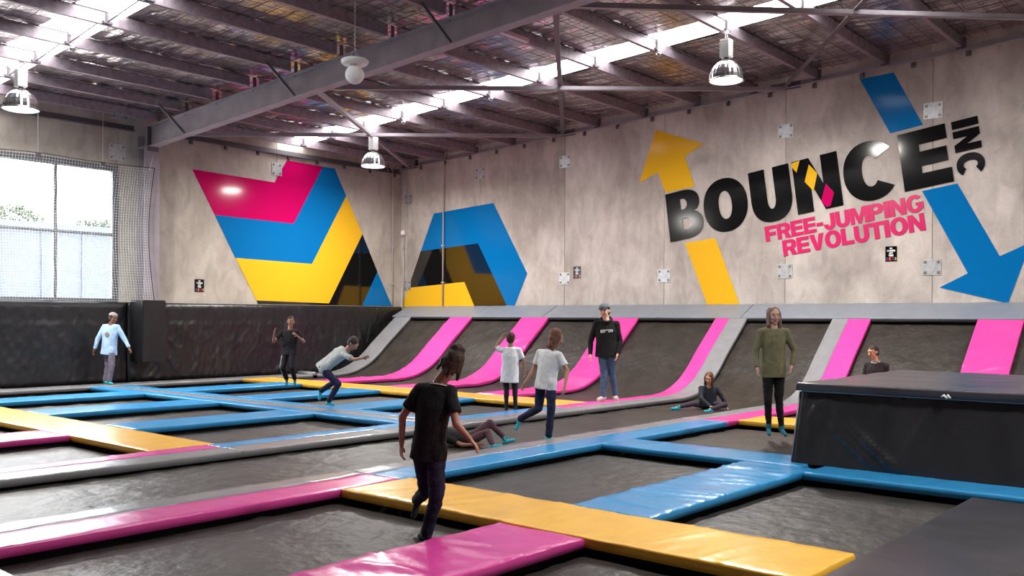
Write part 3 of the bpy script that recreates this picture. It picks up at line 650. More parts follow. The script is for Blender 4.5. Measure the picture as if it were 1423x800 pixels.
bm = bmesh.new(); v = box(bm, 10.54, 11.12, 20.5, 21.12, .47, 1.93); bmesh.ops.bevel(bm, geom=list(bm.edges), offset=.02, segments=3, affect='EDGES')
tag(mesh_obj('column_pad', bm, M['black']), 'black padded sleeve around the foot of the steel column', 'wall pad')

# black landing block
lb = empty('landing_block', (11.3, 1.5, 0)); tag(lb, 'large black vinyl landing block standing on the right of the trampolines', 'block')
def tapered(x0, x1, y0, y1, z0, z1, in_, seed, amp=.02):
    bm = bmesh.new(); N = 130; K = 20
    def face(P):     # P(u, v) -> point
        g = [[None]*(K+1) for _ in range(N+1)]
        for i in range(N+1):
            for j in range(K+1):
                u, v_ = i/N, j/K; p, nrm = P(u, v_); e = min(1, 30*u, 30*(1-u), 8*v_, 8*(1-v_))
                n2 = noise.noise(Vector((p.y*5+p.z*1.2+p.x*5, p.z*1.3-p.y*.4, seed+3)))
                f = .5*noise.noise(Vector((p.x*.8+p.y*.9+seed, p.z*1.2+p.y*.5, seed)))+.45*max(0, 1-abs(n2)*6)
                if abs(nrm.x) > .5:
                    q = 1-p.z/.765
                    for o1, w1, g1 in ((.12, .05, 1.5), (.32, .06, 1.7)):
                        dd = (y1-p.y)-(o1+.75*q**1.3+.1*q); f += g1*math.exp(-(dd/w1)**2)*min(1, q*1.6)
                g[i][j] = bm.verts.new(p+nrm*amp*f*e)
        for i in range(N):
            for j in range(K): bm.faces.new((g[i][j], g[i+1][j], g[i+1][j+1], g[i][j+1]))
    def lerp(a, b, t): return a+(b-a)*t
    a0, a1, a2, a3 = [Vector(p) for p in ((x0, y1, z0), (x0, y0, z0), (x1, y0, z0), (x1, y1, z0))]
    b0, b1, b2, b3 = [Vector(p) for p in ((x0+in_, y1-in_*.3, z1), (x0+in_, y0+in_, z1), (x1-in_, y0+in_, z1), (x1-in_, y1-in_*.3, z1))]
    for p, q, r_, s_, n_ in ((a0, a1, b0, b1, (-1, 0, 0)), (a1, a2, b1, b2, (0, -1, 0)), (a2, a3, b2, b3, (1, 0, 0)), (a3, a0, b3, b0, (0, 1, 0))):
        face(lambda u, v_, p=p, q=q, r_=r_, s_=s_, n_=n_: (lerp(lerp(p, q, u), lerp(r_, s_, u), v_), Vector(n_)))
    face(lambda u, v_: (lerp(lerp(b0, b3, u), lerp(b1, b2, u), v_), Vector((0, 0, 1))))
    bmesh.ops.remove_doubles(bm, verts=bm.verts, dist=.0005); bmesh.ops.recalc_face_normals(bm, faces=bm.faces)
    return bm
o = mesh_obj('base', tapered(9.5, 13.0, -1.5, 4.19, .0, .765, .13, 4., .03), M['block'], lb, True); o.matrix_parent_inverse = Matrix.Translation(-Vector(lb.location))
bm = pad_mesh(flat(9.57, 12.95, .865, .1), -1.4, 4.17, 'x', .085, 8., r=.02, amp=.007, nw=30); o = mesh_obj('lid', bm, M['blackm'], lb, True); o.matrix_parent_inverse = Matrix.Translation(-Vector(lb.location))
bm = bmesh.new(); tube(bm, [(9.6, 4.12, .775), (9.6, -1.4, .775)], .008, 6); o = mesh_obj('piping', bm, M['grey'], lb, True); o.matrix_parent_inverse = Matrix.Translation(-Vector(lb.location))
bm = bmesh.new()
tube(bm, [(9.5, 4.19, .01), (9.63, 4.15, .765)], .008, 6); o = mesh_obj('piping', bm, M['grey'], lb, True); o.matrix_parent_inverse = Matrix.Translation(-Vector(lb.location))
bm = bmesh.new(); tube(bm, [(9.555, 2.67, .8), (9.54, 2.65, .815), (9.545, 2.62, .785)], .012, 6); tube(bm, [(9.555, 2.62, .82), (9.54, 2.59, .79)], .01, 6)
o = mesh_obj('zip_pull', bm, M['white'], lb, True); o.matrix_parent_inverse = Matrix.Translation(-Vector(lb.location))
# dark mat bottom right
bm = pad_mesh(flat(4.4, 8.6, .02, .12), -1.5, 2.16, 'x', .09, 5., amp=.004, nw=26, crease=.3)
tag(mesh_obj('floor_mat', bm, M['blackm'], None, True), 'smooth dark grey mat in the bottom right corner of the view', 'mat')

# ------------------------------------------------------------------ net over the window
bm = bmesh.new()
nx0, nx1, nz0, nz1 = 5.2, 10.98, 1.9, 5.1; sp_ = .062
def netp(x, z):
    t = (z-nz0)/(nz1-nz0); edge = .16*math.sin(PI*t); xx = nx0+(x-nx0)*(1-edge/(nx1-nx0))
    return Vector((xx, WY-.48+.03*math.sin(x*1.3+z), z-.04*math.sin(PI*((x-8.3)/2.7 % 1))*t))
def strand(pts, r=.0035):
    prev = None
    for p in pts:
        ring = [bm.verts.new(p+Vector((r*math.cos(a), -r*.6, r*math.sin(a)))) for a in (PI/4, 3*PI/4, 5*PI/4, 7*PI/4)]
        if prev:
            for k in (0, 1, 2, 3): bm.faces.new((prev[k], prev[(k+1) % 4], ring[(k+1) % 4], ring[k]))
        prev = ring
def strip(pts, hor, r=.0032):
    prev = None
    for p in pts:
        o_ = Vector((0, 0, r)) if hor else Vector((r, 0, 0)); b_ = Vector((0, r, 0))
        ring = [bm.verts.new(p+q) for q in (o_, b_, -o_, -b_)]
        if prev:
            for k in range(4): bm.faces.new((prev[k], prev[(k+1) % 4], ring[(k+1) % 4], ring[k]))
        prev = ring
x = nx0
while x <= nx1+.001: strip([netp(x, nz0+(nz1-nz0)*k/10) for k in range(11)], False); x += sp_
z = nz0
while z <= nz1+.001: strip([netp(nx0+(nx1-nx0)*k/14, z) for k in range(15)], True); z += sp_
tag(mesh_obj('safety_net', bm, M['net']), 'fine white safety net hung in front of the window', 'net', kind='stuff')
bm = bmesh.new(); tube(bm, [netp(nx1, nz0+(nz1-nz0)*k/12)+Vector((0, -.01, 0)) for k in range(13)], .009, 6)
tube(bm, [netp(nx0+(nx1-nx0)*k/20, nz1)+Vector((0, -.01, .0)) for k in range(21)], .008, 6)
tag(mesh_obj('net_border_rope', bm, M['slot'], None, True), 'dark border rope along the edge of the window net', 'rope')
for x, yy_, zt_, l in ((8.3, WY-.5, 6.1, 'thin cord holding up the window net, left one'), (9.72, WY-.5, 6.12, 'thin cord holding up the window net, right one')):
    bm = bmesh.new(); tube(bm, [(x, yy_, zt_+.1), (x, yy_, 5.08)], .006, 6); o = mesh_obj('hanging_cord', bm, M['rope'], None, True); tag(o, l, 'cord')
    bm = bmesh.new(); box(bm, x-.05, x+.05, yy_-.03, yy_+.02, 4.98, 5.08); mesh_obj('clamp', bm, M['dsteel'], o)
bm = bmesh.new(); tube(bm, [(11.0, WY-.45, 5.5), (10.84, WY-.5, 5.02)], .006, 6); tag(mesh_obj('tie_rope', bm, M['rope'], None, True), 'short white rope tying the net corner to the column', 'rope')

# ------------------------------------------------------------------ outside
def outbuild(x0, x1, y0, z1, label):
    t = empty('warehouse', (x0, y0, -1)); tag(t, label, 'building', None); Lc = Matrix.Translation(-Vector(t.location))
    bm = bmesh.new(); box(bm, x0, x1, y0, y0+6, -1, z1); o = mesh_obj('wall', bm, M['build'], t); o.matrix_parent_inverse = Lc
    x = x0+.5
    while x < x1:
        bm = bmesh.new(); box(bm, x, x+.08, y0-.06, y0, -1, z1); o = mesh_obj('rib', bm, M['build'], t); o.matrix_parent_inverse = Lc; x += 1.6
    bm = bmesh.new(); box(bm, x0-.2, x1+.2, y0-.2, y0+6.2, z1, z1+.25); o = mesh_obj('roof', bm, M['build'], t); o.matrix_parent_inverse = Lc
outbuild(13.2, 34, 38, 5.0, 'pale warehouse seen washed out through the window')
bm = bmesh.new(); box(bm, -20, 60, 22.0, 70, -1.1, -1.0); tag(mesh_obj('yard', bm, M['conc']), kind='structure')
for k, (x, y, h) in enumerate(((14.2, 50, 7.6), (18.6, 50, 8.2), (23, 50, 7.8), (10.4, 36, 4.4))):
    t = empty('tree', (x, y, -1)); tag(t, ('leftmost pale tree beyond the warehouse roof', 'tallest pale tree over the warehouse roof', 'rightmost pale tree over the warehouse roof', 'bushy tree beside the warehouse at the left window edge')[k], 'tree', 'trees outside the window')
    bm = bmesh.new(); rnd = random.Random(k)
    for q in range(1400):
        a = rnd.uniform(0, 2*PI); b = rnd.uniform(-1, 1); r_ = rnd.uniform(.5, 1)**.5*1.4; c = Vector((r_*math.cos(a)*math.sqrt(1-b*b)*1.3, r_*math.sin(a)*math.sqrt(1-b*b), h-1.2+r_*b*.9))
        d = Vector((rnd.uniform(-1, 1), rnd.uniform(-1, 1), rnd.uniform(-1, 1)))*.12; e = Vector((rnd.uniform(-1, 1), rnd.uniform(-1, 1), rnd.uniform(-1, 1)))*.12
        bm.faces.new([bm.verts.new(c+q_) for q_ in (d, e, -d, -e)])
    mesh_obj('foliage', bm, M['leaf'], t)['kind'] = 'stuff'
    bm = bmesh.new(); tube(bm, [(0, 0, 0), (.1, 0, h-1.5)], [.18, .1], 8); mesh_obj('trunk', bm, M['dsteel'], t, True)

# ------------------------------------------------------------------ lamps
def high_bay(x, y, ztop, label):
    t = empty('high_bay_lamp', (x, y, ztop)); tag(t, label, 'lamp', 'silver high bay lamps hanging from the purlins')
    bm = bmesh.new(); tube(bm, [(-.03, 0, 0), (-.03, 0, -.14)], .008, 6); tube(bm, [(.04, 0, 0), (.04, 0, -.14)], .005, 6); box(bm, -.05, .05, -.03, .03, -.02, .02); mesh_obj('hook', bm, M['gear'], t)
    bm = bmesh.new(); box(bm, -.085, .085, -.085, .085, -.47, -.14)
    for k in range(7): box(bm, -.092, .092, -.092, .092, -.45+k*.045, -.437+k*.045)
    mesh_obj('gear_housing', bm, M['gear'], t)
    bm = bmesh.new(); lathe(bm, [(.04, -.47), (.05, -.5), (.07, -.51)], 16); mesh_obj('neck', bm, M['dsteel'], t, True)
    bm = bmesh.new(); prof = [(.03, -.5), (.08, -.52), (.16, -.565), (.225, -.63), (.27, -.71), (.295, -.8), (.3, -.87)]
    lathe(bm, prof, 48, flute=.025); lathe(bm, [(r_-.012, z_-.006) for r_, z_ in prof][::-1], 24); mesh_obj('reflector', bm, M['lampmetal'], t)
    bm = bmesh.new(); lathe(bm, [(.3, -.865), (.325, -.885), (.32, -.9), (.295, -.895)], 36); mesh_obj('rim', bm, M['lampmetal'], t, True)
    bm = bmesh.new(); lathe(bm, [(.29, -.885), (.2, -.9), (0, -.905)], 24); mesh_obj('lens', bm, M['diff'], t, True)
    l = area('lamp_light', (0, 0, -.93), (0, 0, 0), .55, LAMP_W, (1, .96, .9)); l.parent = t
    return t
high_bay(15.1, 7.93, roofz(7.95)+.0, 'silver dome lamp hanging over the letters at the right')
high_bay(15.4, 18.02, roofz(18.07)+.0, 'small far dome lamp in front of the corner between the walls')
high_bay(6.95, 18.2, roofz(18.07)+.0, 'silver dome lamp at the left edge of the view')
for x, y, l in ((7.0, -1.5, 'silver dome lamp behind the viewer in the left bay'), (15.1, -1.5, 'silver dome lamp behind the right frame edge beside the right wall'),
    (-.5, 17, 'silver dome lamp out of view beyond the left frame edge')): high_bay(x, y, roofz(y), l)
# hanging globe
gx, gy = 9.76, 11.9; gz = 6.88
t = empty('globe_pendant', (gx, gy, gz)); tag(t, 'white globe with a flat dish on top hanging from a twisted cord', 'pendant')
bm = bmesh.new(); tube(bm, [(0.008*math.cos(k*.9), .008*math.sin(k*.9), -.0-k*.011) for k in range(78)], .009, 6); mesh_obj('cord', bm, M['rope'], t, True)
bm = bmesh.new()
for a in (0, 2.1, 4.2): tube(bm, [(0, 0, -.86), (.12*math.cos(a), .12*math.sin(a), -1.08)], .004, 5)
mesh_obj('sling', bm, M['rope'], t, True)
bm = bmesh.new(); lathe(bm, [(0, -1.05), (.2, -1.055), (.228, -1.075), (.232, -1.1), (.215, -1.13), (.19, -1.15), (0, -1.15)], 28); mesh_obj('dish', bm, M['white'], t, True)
bm = bmesh.new(); lathe(bm, [(.11, -1.15), (.105, -1.2), (.06, -1.28), (0, -1.28)], 16); mesh_obj('neck', bm, M['gear'], t, True)
bm = bmesh.new(); bmesh.ops.create_uvsphere(bm, u_segments=24, v_segments=16, radius=.157, matrix=Matrix.Translation((0, 0, -1.31))); mesh_obj('globe', bm, M['white'], t, True)
# batten light and small detectors
bm = bmesh.new(); box(bm, 11.6, 12.9, 10.75, 10.84, roofz(10.87)-.02, roofz(10.87)+.05); o = mesh_obj('batten_light', bm, mat('pink_batten', srgb(226, 200, 212), .4)); tag(o, 'slim pale batten light fixed beside a purlin, right of the rafter', 'light')
for x, y, l in ((15.15, 9.38, 'small clear fitting under the skylight, nearest the right lamp'), (15.15, 16.6, 'small round fitting under the skylight above the far lamp'), (7.2, 16.6, 'small brown detector under the left skylight'), (15.15, 13.73, 'small round fitting under the skylight beside the brace crossing')):
    t = empty('ceiling_fitting', (x, y, roofz(y))); tag(t, l, 'fitting', 'small round fittings under the skylights')
    bm = bmesh.new(); lathe(bm, [(0, .02), (.05, .02), (.05, -.03), (0, -.03)], 12); mesh_obj('base', bm, M['gear'], t, True)
    bm = bmesh.new(); bmesh.ops.create_uvsphere(bm, u_segments=12, v_segments=8, radius=.055, matrix=Matrix.Translation((0, 0, -.06))); mesh_obj('bulb', bm, M['lampmetal'], t, True)

# ------------------------------------------------------------------ people
def V3(p): return Vector(p)
def capsule(bm, a, b, ra, rb, n=14, m=4, flat_=1., fdir=None):
    """closed tapered limb with round ends; flat_ scales the section along fdir"""
    a, b = Vector(a), Vector(b); d = b-a; L = d.length
    if L < 1e-5: d = Vector((0, 0, 1)); L = 1e-5
    d = d/L
    if fdir is not None: s = (Vector(fdir)-d*Vector(fdir).dot(d)).normalized(); t = d.cross(s)
    else: s, t = frame_of(d)
    rings = []
    st = [(a, ra, -math.cos(q), math.sin(q)) for q in [PI/2*k/m for k in range(m+1)]]+[(b, rb, math.sin(q), math.cos(q)) for q in [PI/2*k/m for k in range(m+1)]]
    for c, r, ax, rr in st:
        if rr < 1e-4: rings.append([bm.verts.new(c+d*r*ax)]); continue
        rings.append([bm.verts.new(c+d*r*ax+r*rr*(flat_*math.cos(2*PI*k/n)*s+math.sin(2*PI*k/n)*t)) for k in range(n)])
    for A, B in zip(rings, rings[1:]):
        if len(A) == 1 and len(B) == 1: continue
        for k in range(n):
            if len(A) == 1: bm.faces.new((A[0], B[k], B[(k+1) % n]))
            elif len(B) == 1: bm.faces.new((A[k], B[0], A[(k+1) % n]))
            else: bm.faces.new((A[k], B[k], B[(k+1) % n], A[(k+1) % n]))
def ellip(bm, c, rad, R=None):
    mt = Matrix.Translation(c) @ (R.to_4x4() if R else Matrix.Identity(4)) @ Matrix.Diagonal((*rad, 1))
    bmesh.ops.create_uvsphere(bm, u_segments=20, v_segments=14, radius=1, matrix=mt)
def loft(bm, secs, n=22):
    """secs: (centre, side vector * half width, front vector * half depth)"""
    rings = [[bm.verts.new(c+math.cos(2*PI*k/n)*s+math.sin(2*PI*k/n)*f) for k in range(n)] for c, s, f in secs]
    for A, B in zip(rings, rings[1:]):
        for k in range(n): bm.faces.new((A[k], A[(k+1) % n], B[(k+1) % n], B[k]))
    bm.faces.new(rings[0][::-1]); bm.faces.new(rings[-1])
def skin(name, bm, vox, m, parent, smooth=3, wr=0., seed=0., wscale=(9, 9, 4), fac=.5):
    bmesh.ops.recalc_face_normals(bm, faces=bm.faces)
    me = bpy.data.meshes.new('t'); bm.to_mesh(me); bm.free(); o = bpy.data.objects.new('t', me); C.objects.link(o)
    r = o.modifiers.new('r', 'REMESH'); r.mode = 'VOXEL'; r.voxel_size = vox; r.adaptivity = 0
    if smooth: s = o.modifiers.new('s', 'SMOOTH'); s.factor = fac; s.iterations = smooth
    dg = bpy.context.evaluated_depsgraph_get(); me2 = bpy.data.meshes.new_from_object(o.evaluated_get(dg)); bpy.data.objects.remove(o)
    if wr:
        nrm_ = [v.normal.copy() for v in me2.vertices]
        for v, vn in zip(me2.vertices, nrm_):
            c = v.co.copy(); f = noise.noise(Vector((c.x*wscale[0]+seed, c.y*wscale[1], c.z*wscale[2])))+.5*noise.noise(Vector((c.x*wscale[0]*2.3, c.y*wscale[1]*2.3+seed, c.z*wscale[2]*2.6)))
            v.co = c+vn*wr*f
    me2.materials.clear(); me2.materials.append(m)
    for p in me2.polygons: p.use_smooth = True
    q = bpy.data.objects.new(name, me2); C.objects.link(q); q.parent = parent
    return q
CLOTH = {}
def cm(rgb, rough=.85, var=.12):
    k = (rgb, rough)
    if k not in CLOTH: CLOTH[k] = mat('cloth', srgb(*rgb), rough, 0, .25, var=var, vscale=12, bump=.25, bscale=60)
    return CLOTH[k]
def skinm(rgb):
    k = ('s', rgb)
    if k not in CLOTH:
        m = mat('skin', srgb(*rgb), .5, 0, .4, var=.05, vscale=14); CLOTH[k] = m
    return CLOTH[k]
HAIRM = lambda rgb: cm(rgb, .6, .35)
def person(root, J, label, face=-PI/2, tilt=0., k=1., skin_c=(196, 150, 124), top=None, sleeve=1.0, hem=0., bottom=None, shoes=None, shoe_kind='sock', hair=None, hair_style='short', extra=None, face_up=0., topw=1.0, legw=1.0, curl=.6, vox=.008):
    t = empty('person', root); tag(t, label, 'person')
    A = {n: rgt*p[0]+fwd*p[1]+up*p[2] for n, p in J.items()}
    sk = skinm(skin_c)
    shm = (A['shA']+A['shB'])/2; hpm = (A['hipA']+A['hipB'])/2; sp = (shm-hpm); spn = sp.normalized()
    side = (A['shB']-A['shA']); side = (side-spn*side.dot(spn)).normalized()
    fr = side.cross(spn).normalized()                 # torso normal
    fdir = rgt*math.cos(face)+fwd*math.sin(face)
    if fr.dot(fdir) < 0: fr = -fr
    sw = (A['shB']-A['shA']).length/2; sw = max(sw, .115*k)
    hd = A['head']; nk = A['neck']
    upv = (hd-nk).normalized()*.6+up*.4; upv = (upv+fdir*tilt).normalized()
    hf = (fdir-upv*fdir.dot(upv)).normalized(); hs = hf.cross(upv).normalized()
    Rh = Matrix((hs, hf, upv)).transposed()
    # ---- body, one continuous skin
    bm = bmesh.new(); H_ = k*1.13
    ellip(bm, hd+upv*.018*H_-hf*.008*H_, (.076*H_, .094*H_, .096*H_), Rh)
    ellip(bm, hd-upv*.045*H_+hf*.018*H_, (.058*H_, .066*H_, .072*H_), Rh)
    ellip(bm, hd-upv*.098*H_+hf*.052*H_, (.024*H_, .022*H_, .018*H_), Rh)
    capsule(bm, hd+upv*.012*H_+hf*.084*H_, hd-upv*.03*H_+hf*.104*H_, .008*H_, .015*H_)
    capsule(bm, hd+upv*.03*H_+hf*.078*H_-hs*.035*H_, hd+upv*.03*H_+hf*.078*H_+hs*.035*H_, .012*H_, .012*H_)
    for q in (-1, 1):
        ellip(bm, hd+hs*q*.078*H_-upv*.008*H_-hf*.008*H_, (.012*H_, .02*H_, .032*H_), Rh)
        ellip(bm, hd+hs*q*.036*H_-upv*.03*H_+hf*.066*H_, (.022*H_, .02*H_, .022*H_), Rh)
    capsule(bm, hd-upv*.05*H_-hf*.012*H_, nk-spn*.03*H_, .05*H_, .056*H_)
    capsule(bm, nk-spn*.02*H_, shm-spn*.07*H_, .052*H_, .065*H_)
    tr = [(0, .9, .085), (.22, .98, .098), (.5, .8, .088), (.75, .74, .085), (1.0, .84, .1)]
    secs = [(shm+spn*.01*k-sp*f*1.0, side*max(sw*a*.9, .09*k), fr*b*k*.88) for f, a, b in [(0, .5, .05)]+tr]
    secs.append((hpm-spn*.07*k, side*.09*k, fr*.075*k)); loft(bm, secs)
    for q in 'AB':
        sh, el, ha, hp, kn, an = [A[n_+q] for n_ in ('sh', 'el', 'ha', 'hip', 'kn', 'an')]
        capsule(bm, shm+(sh-shm)*.55-spn*.01, sh-spn*.005, .04*k, .044*k); bl = .84 if bottom else 1; al = .85 if (top and sleeve > .55) else 1
        capsule(bm, sh, el, .044*k*al, .036*k*al); capsule(bm, el, ha, .037*k*al, .024*k)
        hp2 = hpm+(hp-hpm).normalized()*.075*k if (hp-hpm).length < .075*k else hp
        capsule(bm, hp2, kn, .078*k*bl, .052*k*bl); mid = kn+(an-kn)*.32; shin = (an-kn)
        capsule(bm, kn, mid, .05*k*bl, .05*k*bl); capsule(bm, mid, an, .05*k*bl, .03*k)
        toe = J.get('toe'+q); td = (rgt*toe[0]+fwd*toe[1]+up*toe[2]).normalized() if toe else (Vector((fdir.x, fdir.y, 0)).normalized()-up*.12).normalized()
        A['td'+q] = td; capsule(bm, an-td*.03*k-up*.035*k, an+td*.12*k-up*.04*k, .03*k, .024*k)
        # hand
        hdv = (ha-el).normalized(); inn = (shm-sh); inn = (inn-hdv*inn.dot(hdv)); inn = inn.normalized() if inn.length > 1e-4 else fr
        pn = inn; wv = hdv.cross(pn).normalized()     # palm faces the body, wv = across the knuckles
        if wv.dot(fdir) < 0: wv = -wv
        p0 = ha+hdv*.02*k; p1 = ha+hdv*.075*k
        for f in (-.024, -.008, .008, .024): capsule(bm, p0+wv*f*.8*k, p1+wv*f*k, .013*k, .0115*k, 8, 3)
        for f, ln in ((-.028, .055), (-.0095, .068), (.0095, .072), (.028, .064)):
            b0 = p1+wv*f*k; b1 = b0+(hdv+pn*curl*.35).normalized()*ln*.45*k; b2 = b1+(hdv+pn*curl*1.1).normalized()*ln*.35*k; b3 = b2+(hdv*.7+pn*curl*1.6).normalized()*ln*.25*k
            for a_, b_, r_ in ((b0, b1, .0095), (b1, b2, .0088), (b2, b3, .008)): capsule(bm, a_, b_, r_*k, r_*.95*k, 8, 3)
        tb0 = p0+wv*.022*k; tb1 = tb0+(wv*.75+hdv*.6+pn*.25).normalized()*.032*k; tb2 = tb1+(wv*.25+hdv+pn*.3).normalized()*.028*k
        capsule(bm, tb0, tb1, .012*k, .0105*k, 8, 3); capsule(bm, tb1, tb2, .0105*k, .009*k, 8, 3)
    skin('body', bm, vox*.8, sk, t, 2)
    # ---- face details
    for q in (-1, 1):
        e = hd+hs*q*.031*H_+hf*.083*H_+upv*.004*H_
        bm = bmesh.new(); ellip(bm, e, (.0125*H_, .008*H_, .0065*H_), Rh); eye = mesh_obj('eye', bm, skinm((206, 196, 190)), t, True)
        bm = bmesh.new(); ellip(bm, e+hf*.0045*H_, (.0075*H_, .005*H_, .0068*H_), Rh); mesh_obj('iris', bm, cm((46, 32, 24), .3), eye, True)
        bm = bmesh.new(); capsule(bm, e+upv*.022*H_-hs*.014*H_+hf*.002, e+upv*.022*H_+hs*.014*H_+hf*.002, .004*H_, .004*H_, 8, 2); mesh_obj('eyebrow', bm, HAIRM(hair or (50, 36, 28)), t, True)
    mc = hd-upv*.058*H_+hf*.086*H_
    bm = bmesh.new(); capsule(bm, mc-hs*.018*H_, mc+hs*.018*H_, .0055*H_, .0055*H_, 8, 2); capsule(bm, mc-hs*.012*H_-upv*.007*H_, mc+hs*.012*H_-upv*.007*H_, .006*H_, .006*H_, 8, 2)
    mesh_obj('mouth', bm, skinm((168, 92, 84)), t, True)
    # ---- hair
    if hair:
        bm = bmesh.new()
        ellip(bm, hd+upv*.035*H_-hf*.022*H_, (.086*H_, .098*H_, .09*H_), Rh)
        ellip(bm, hd-upv*.01*H_-hf*.04*H_, (.083*H_, .072*H_, .085*H_), Rh)
        if hair_style == 'long':
            for q in range(9):
                a = -1.9+q*.475; o_ = hs*math.sin(a)*.078*H_-hf*math.cos(a)*.07*H_
                capsule(bm, hd+o_*.8+upv*.03*H_, hd+o_*1.05-upv*(.15+.03*math.sin(q*3))*H_, .032*H_, .018*H_, 10)
        if hair_style == 'bun':
            ellip(bm, hd+upv*.11*H_-hf*.03*H_, (.062*H_, .062*H_, .05*H_), Rh)
            for q in range(10):
                a = -1.7+q*.38; o_ = hs*math.sin(a)*.08*H_-hf*math.cos(a)*.08*H_
                capsule(bm, hd+o_*.9, hd+o_*1.15-upv*(.10+.03*math.sin(q*5))*H_, .026*H_, .01*H_, 8)
        if hair_style == 'fringe':
            for q in range(7):
                a = -.9+q*.3; capsule(bm, hd+upv*.1*H_+hs*math.sin(a)*.05*H_+hf*.03*H_, hd+upv*(.045)*H_+hs*math.sin(a)*.07*H_+hf*math.cos(a)*.088*H_, .02*H_, .012*H_, 8)
        skin('hair', bm, vox, HAIRM(hair), t, 1, .006*H_, 3., (26, 26, 14))
    # ---- clothes
    if bottom:
        bm = bmesh.new(); c_, ln, wd = bottom
        for q in 'AB':
            hp, kn, an = A['hip'+q], A['kn'+q], A['an'+q]; hp2 = hpm+(hp-hpm).normalized()*.075*k if (hp-hpm).length < .075*k else hp
            capsule(bm, hp2, kn, .09*k*legw, .064*k*wd); e_ = kn+(an-kn)*(ln); capsule(bm, kn, e_, .062*k*wd, .05*k*wd if wd > 1.05 else .042*k*wd)
            loft(bm, [(kn, *[x_*.058*k*wd for x_ in frame_of(an-kn)]), (e_+(e_-kn).normalized()*.02, *[x_*(.052 if wd > 1.05 else .041)*k*wd for x_ in frame_of(an-kn)])], 14)
        loft(bm, [(hpm-spn*.07*k, side*.12*k, fr*.1*k), (hpm+spn*.0*k, side*max(.13*k, sw*.88), fr*.112*k), (hpm+spn*.1*k, side*max(.115*k, sw*.8), fr*.098*k)])
        skin('trousers', bm, vox*1.2, cm(c_), t, 3, .008*k, root[0], (9, 9, 16))
    if top:
        c_, = top[:1]; bm = bmesh.new(); hm = hem
        secs = [(nk-spn*.03*k, side*.068*k, fr*.066*k), (nk*.5+shm*.5+spn*.012*k, side*max(.08*k, sw*.5), fr*.078*k), (shm+spn*.035*k, side*sw*.8, fr*.092*k), (shm-spn*.03*k, side*sw*1.02, fr*.112*k), (shm-sp*.25, side*sw*1.02*topw, fr*.122*k*topw), (shm-sp*.6, side*max(sw*.96, .13*k)*topw, fr*.122*k*topw),
                (hpm+spn*.02*k, side*max(sw*1.0, .145*k)*topw, fr*.13*k*topw), (hpm-spn*(.05+hm)*k, side*max(sw*1.06, .155*k)*topw, fr*.138*k*topw)]
        loft(bm, secs)
        for q in 'AB':
            sh, el, ha = A['sh'+q], A['el'+q], A['ha'+q]
            capsule(bm, shm+(sh-shm)*.4+spn*.005, sh, .068*k, .064*k); hp = A['hip'+q]; hp2 = hpm+(hp-hpm).normalized()*.075*k if (hp-hpm).length < .075*k else hp; capsule(bm, hp2+spn*.03*k, hp2+(A['kn'+q]-hp2)*(.06+hm*.4), .1*k, .1*k)
            if sleeve <= .55: e_ = sh+(el-sh)*sleeve*1.5; loft(bm, [(sh, *[x_*.062*k for x_ in frame_of(el-sh)]), (e_, *[x_*.062*k*topw for x_ in frame_of(el-sh)])], 14)
            else: capsule(bm, sh, el, .06*k*topw, .05*k*topw); e_ = el+(ha-el)*.93; loft(bm, [(el, *[x_*.05*k*topw for x_ in frame_of(ha-el)]), (e_, *[x_*.036*k*topw for x_ in frame_of(ha-el)])], 14)
        skin('shirt' if sleeve <= .55 else 'jumper', bm, vox*1.2, cm(c_), t, 3, .009*k, root[1]*3, (11, 11, 5))
    if shoes:
        for q in 'AB':
            an = A['an'+q]; td = A['td'+q]; bm = bmesh.new(); dn = (A['an'+q]-A['kn'+q]).normalized()
            if shoe_kind == 'shoe':
                capsule(bm, an-td*.04*k-up*.035*k, an+td*.14*k-up*.05*k, .046*k, .038*k); capsule(bm, an, an-up*.03*k, .042*k, .045*k); capsule(bm, an-td*.05*k-up*.07*k, an+td*.15*k-up*.07*k, .03*k, .03*k)
                skin('shoe', bm, vox, cm(shoes), t, 2)
            else:
                capsule(bm, an-td*.03*k-up*.035*k, an+td*.125*k-up*.042*k, .036*k, .029*k); capsule(bm, an-dn*.05*k, an-up*.02*k, .042*k, .04*k)
                skin('sock', bm, vox, cm(shoes), t, 2)
    t['_'] = 0; del t['_']
    return t, dict(hd=hd, hf=hf, hs=hs, upv=upv, shm=shm, hpm=hpm, fr=fr, side=side, spn=spn, nk=nk, A=A, sw=sw, k=k)
def cap_on(t, I, rgb):
    k = I['k']; R = Matrix((I['hs'], I['hf'], I['upv'])).transposed(); k = k*1.13; c = I['hd']+I['upv']*.05*k
    bm = bmesh.new(); ellip(bm, c-I['hf']*.006*k, (.092*k, .106*k, .085*k), R)
    for v in list(bm.verts):
        if (v.co-c).dot(I['upv']) < 0: v.co -= I['upv']*((v.co-c).dot(I['upv']))*.95
    o = mesh_obj('cap', bm, cm(rgb), t, True)
    bm = bmesh.new(); pr = [(math.sin(a)*.078*k, .075*k+math.cos(a)*.075*k) for a in [-1.35+.27*q for q in range(11)]]+[(.07*k, .06*k), (0, .09*k), (-.07*k, .06*k)]
    slab(bm, pr, lambda a, b, d: c+I['hs']*a+I['hf']*b+I['upv']*(d-abs(a)*.12), -.004, .006); mesh_obj('brim', bm, cm(rgb), o)
def band(t, I, name, rgb, r=.012, drop=.02, rx=.07):
    bm = bmesh.new(); c = I['nk']-I['spn']*drop; tube(bm, [c+I['side']*rx*math.cos(a)+I['fr']*rx*math.sin(a)-I['spn']*.015*math.sin(a) for a in [2*PI*q/20 for q in range(21)]], r, 6, False); mesh_obj(name, bm, cm(rgb, .4), t, True)

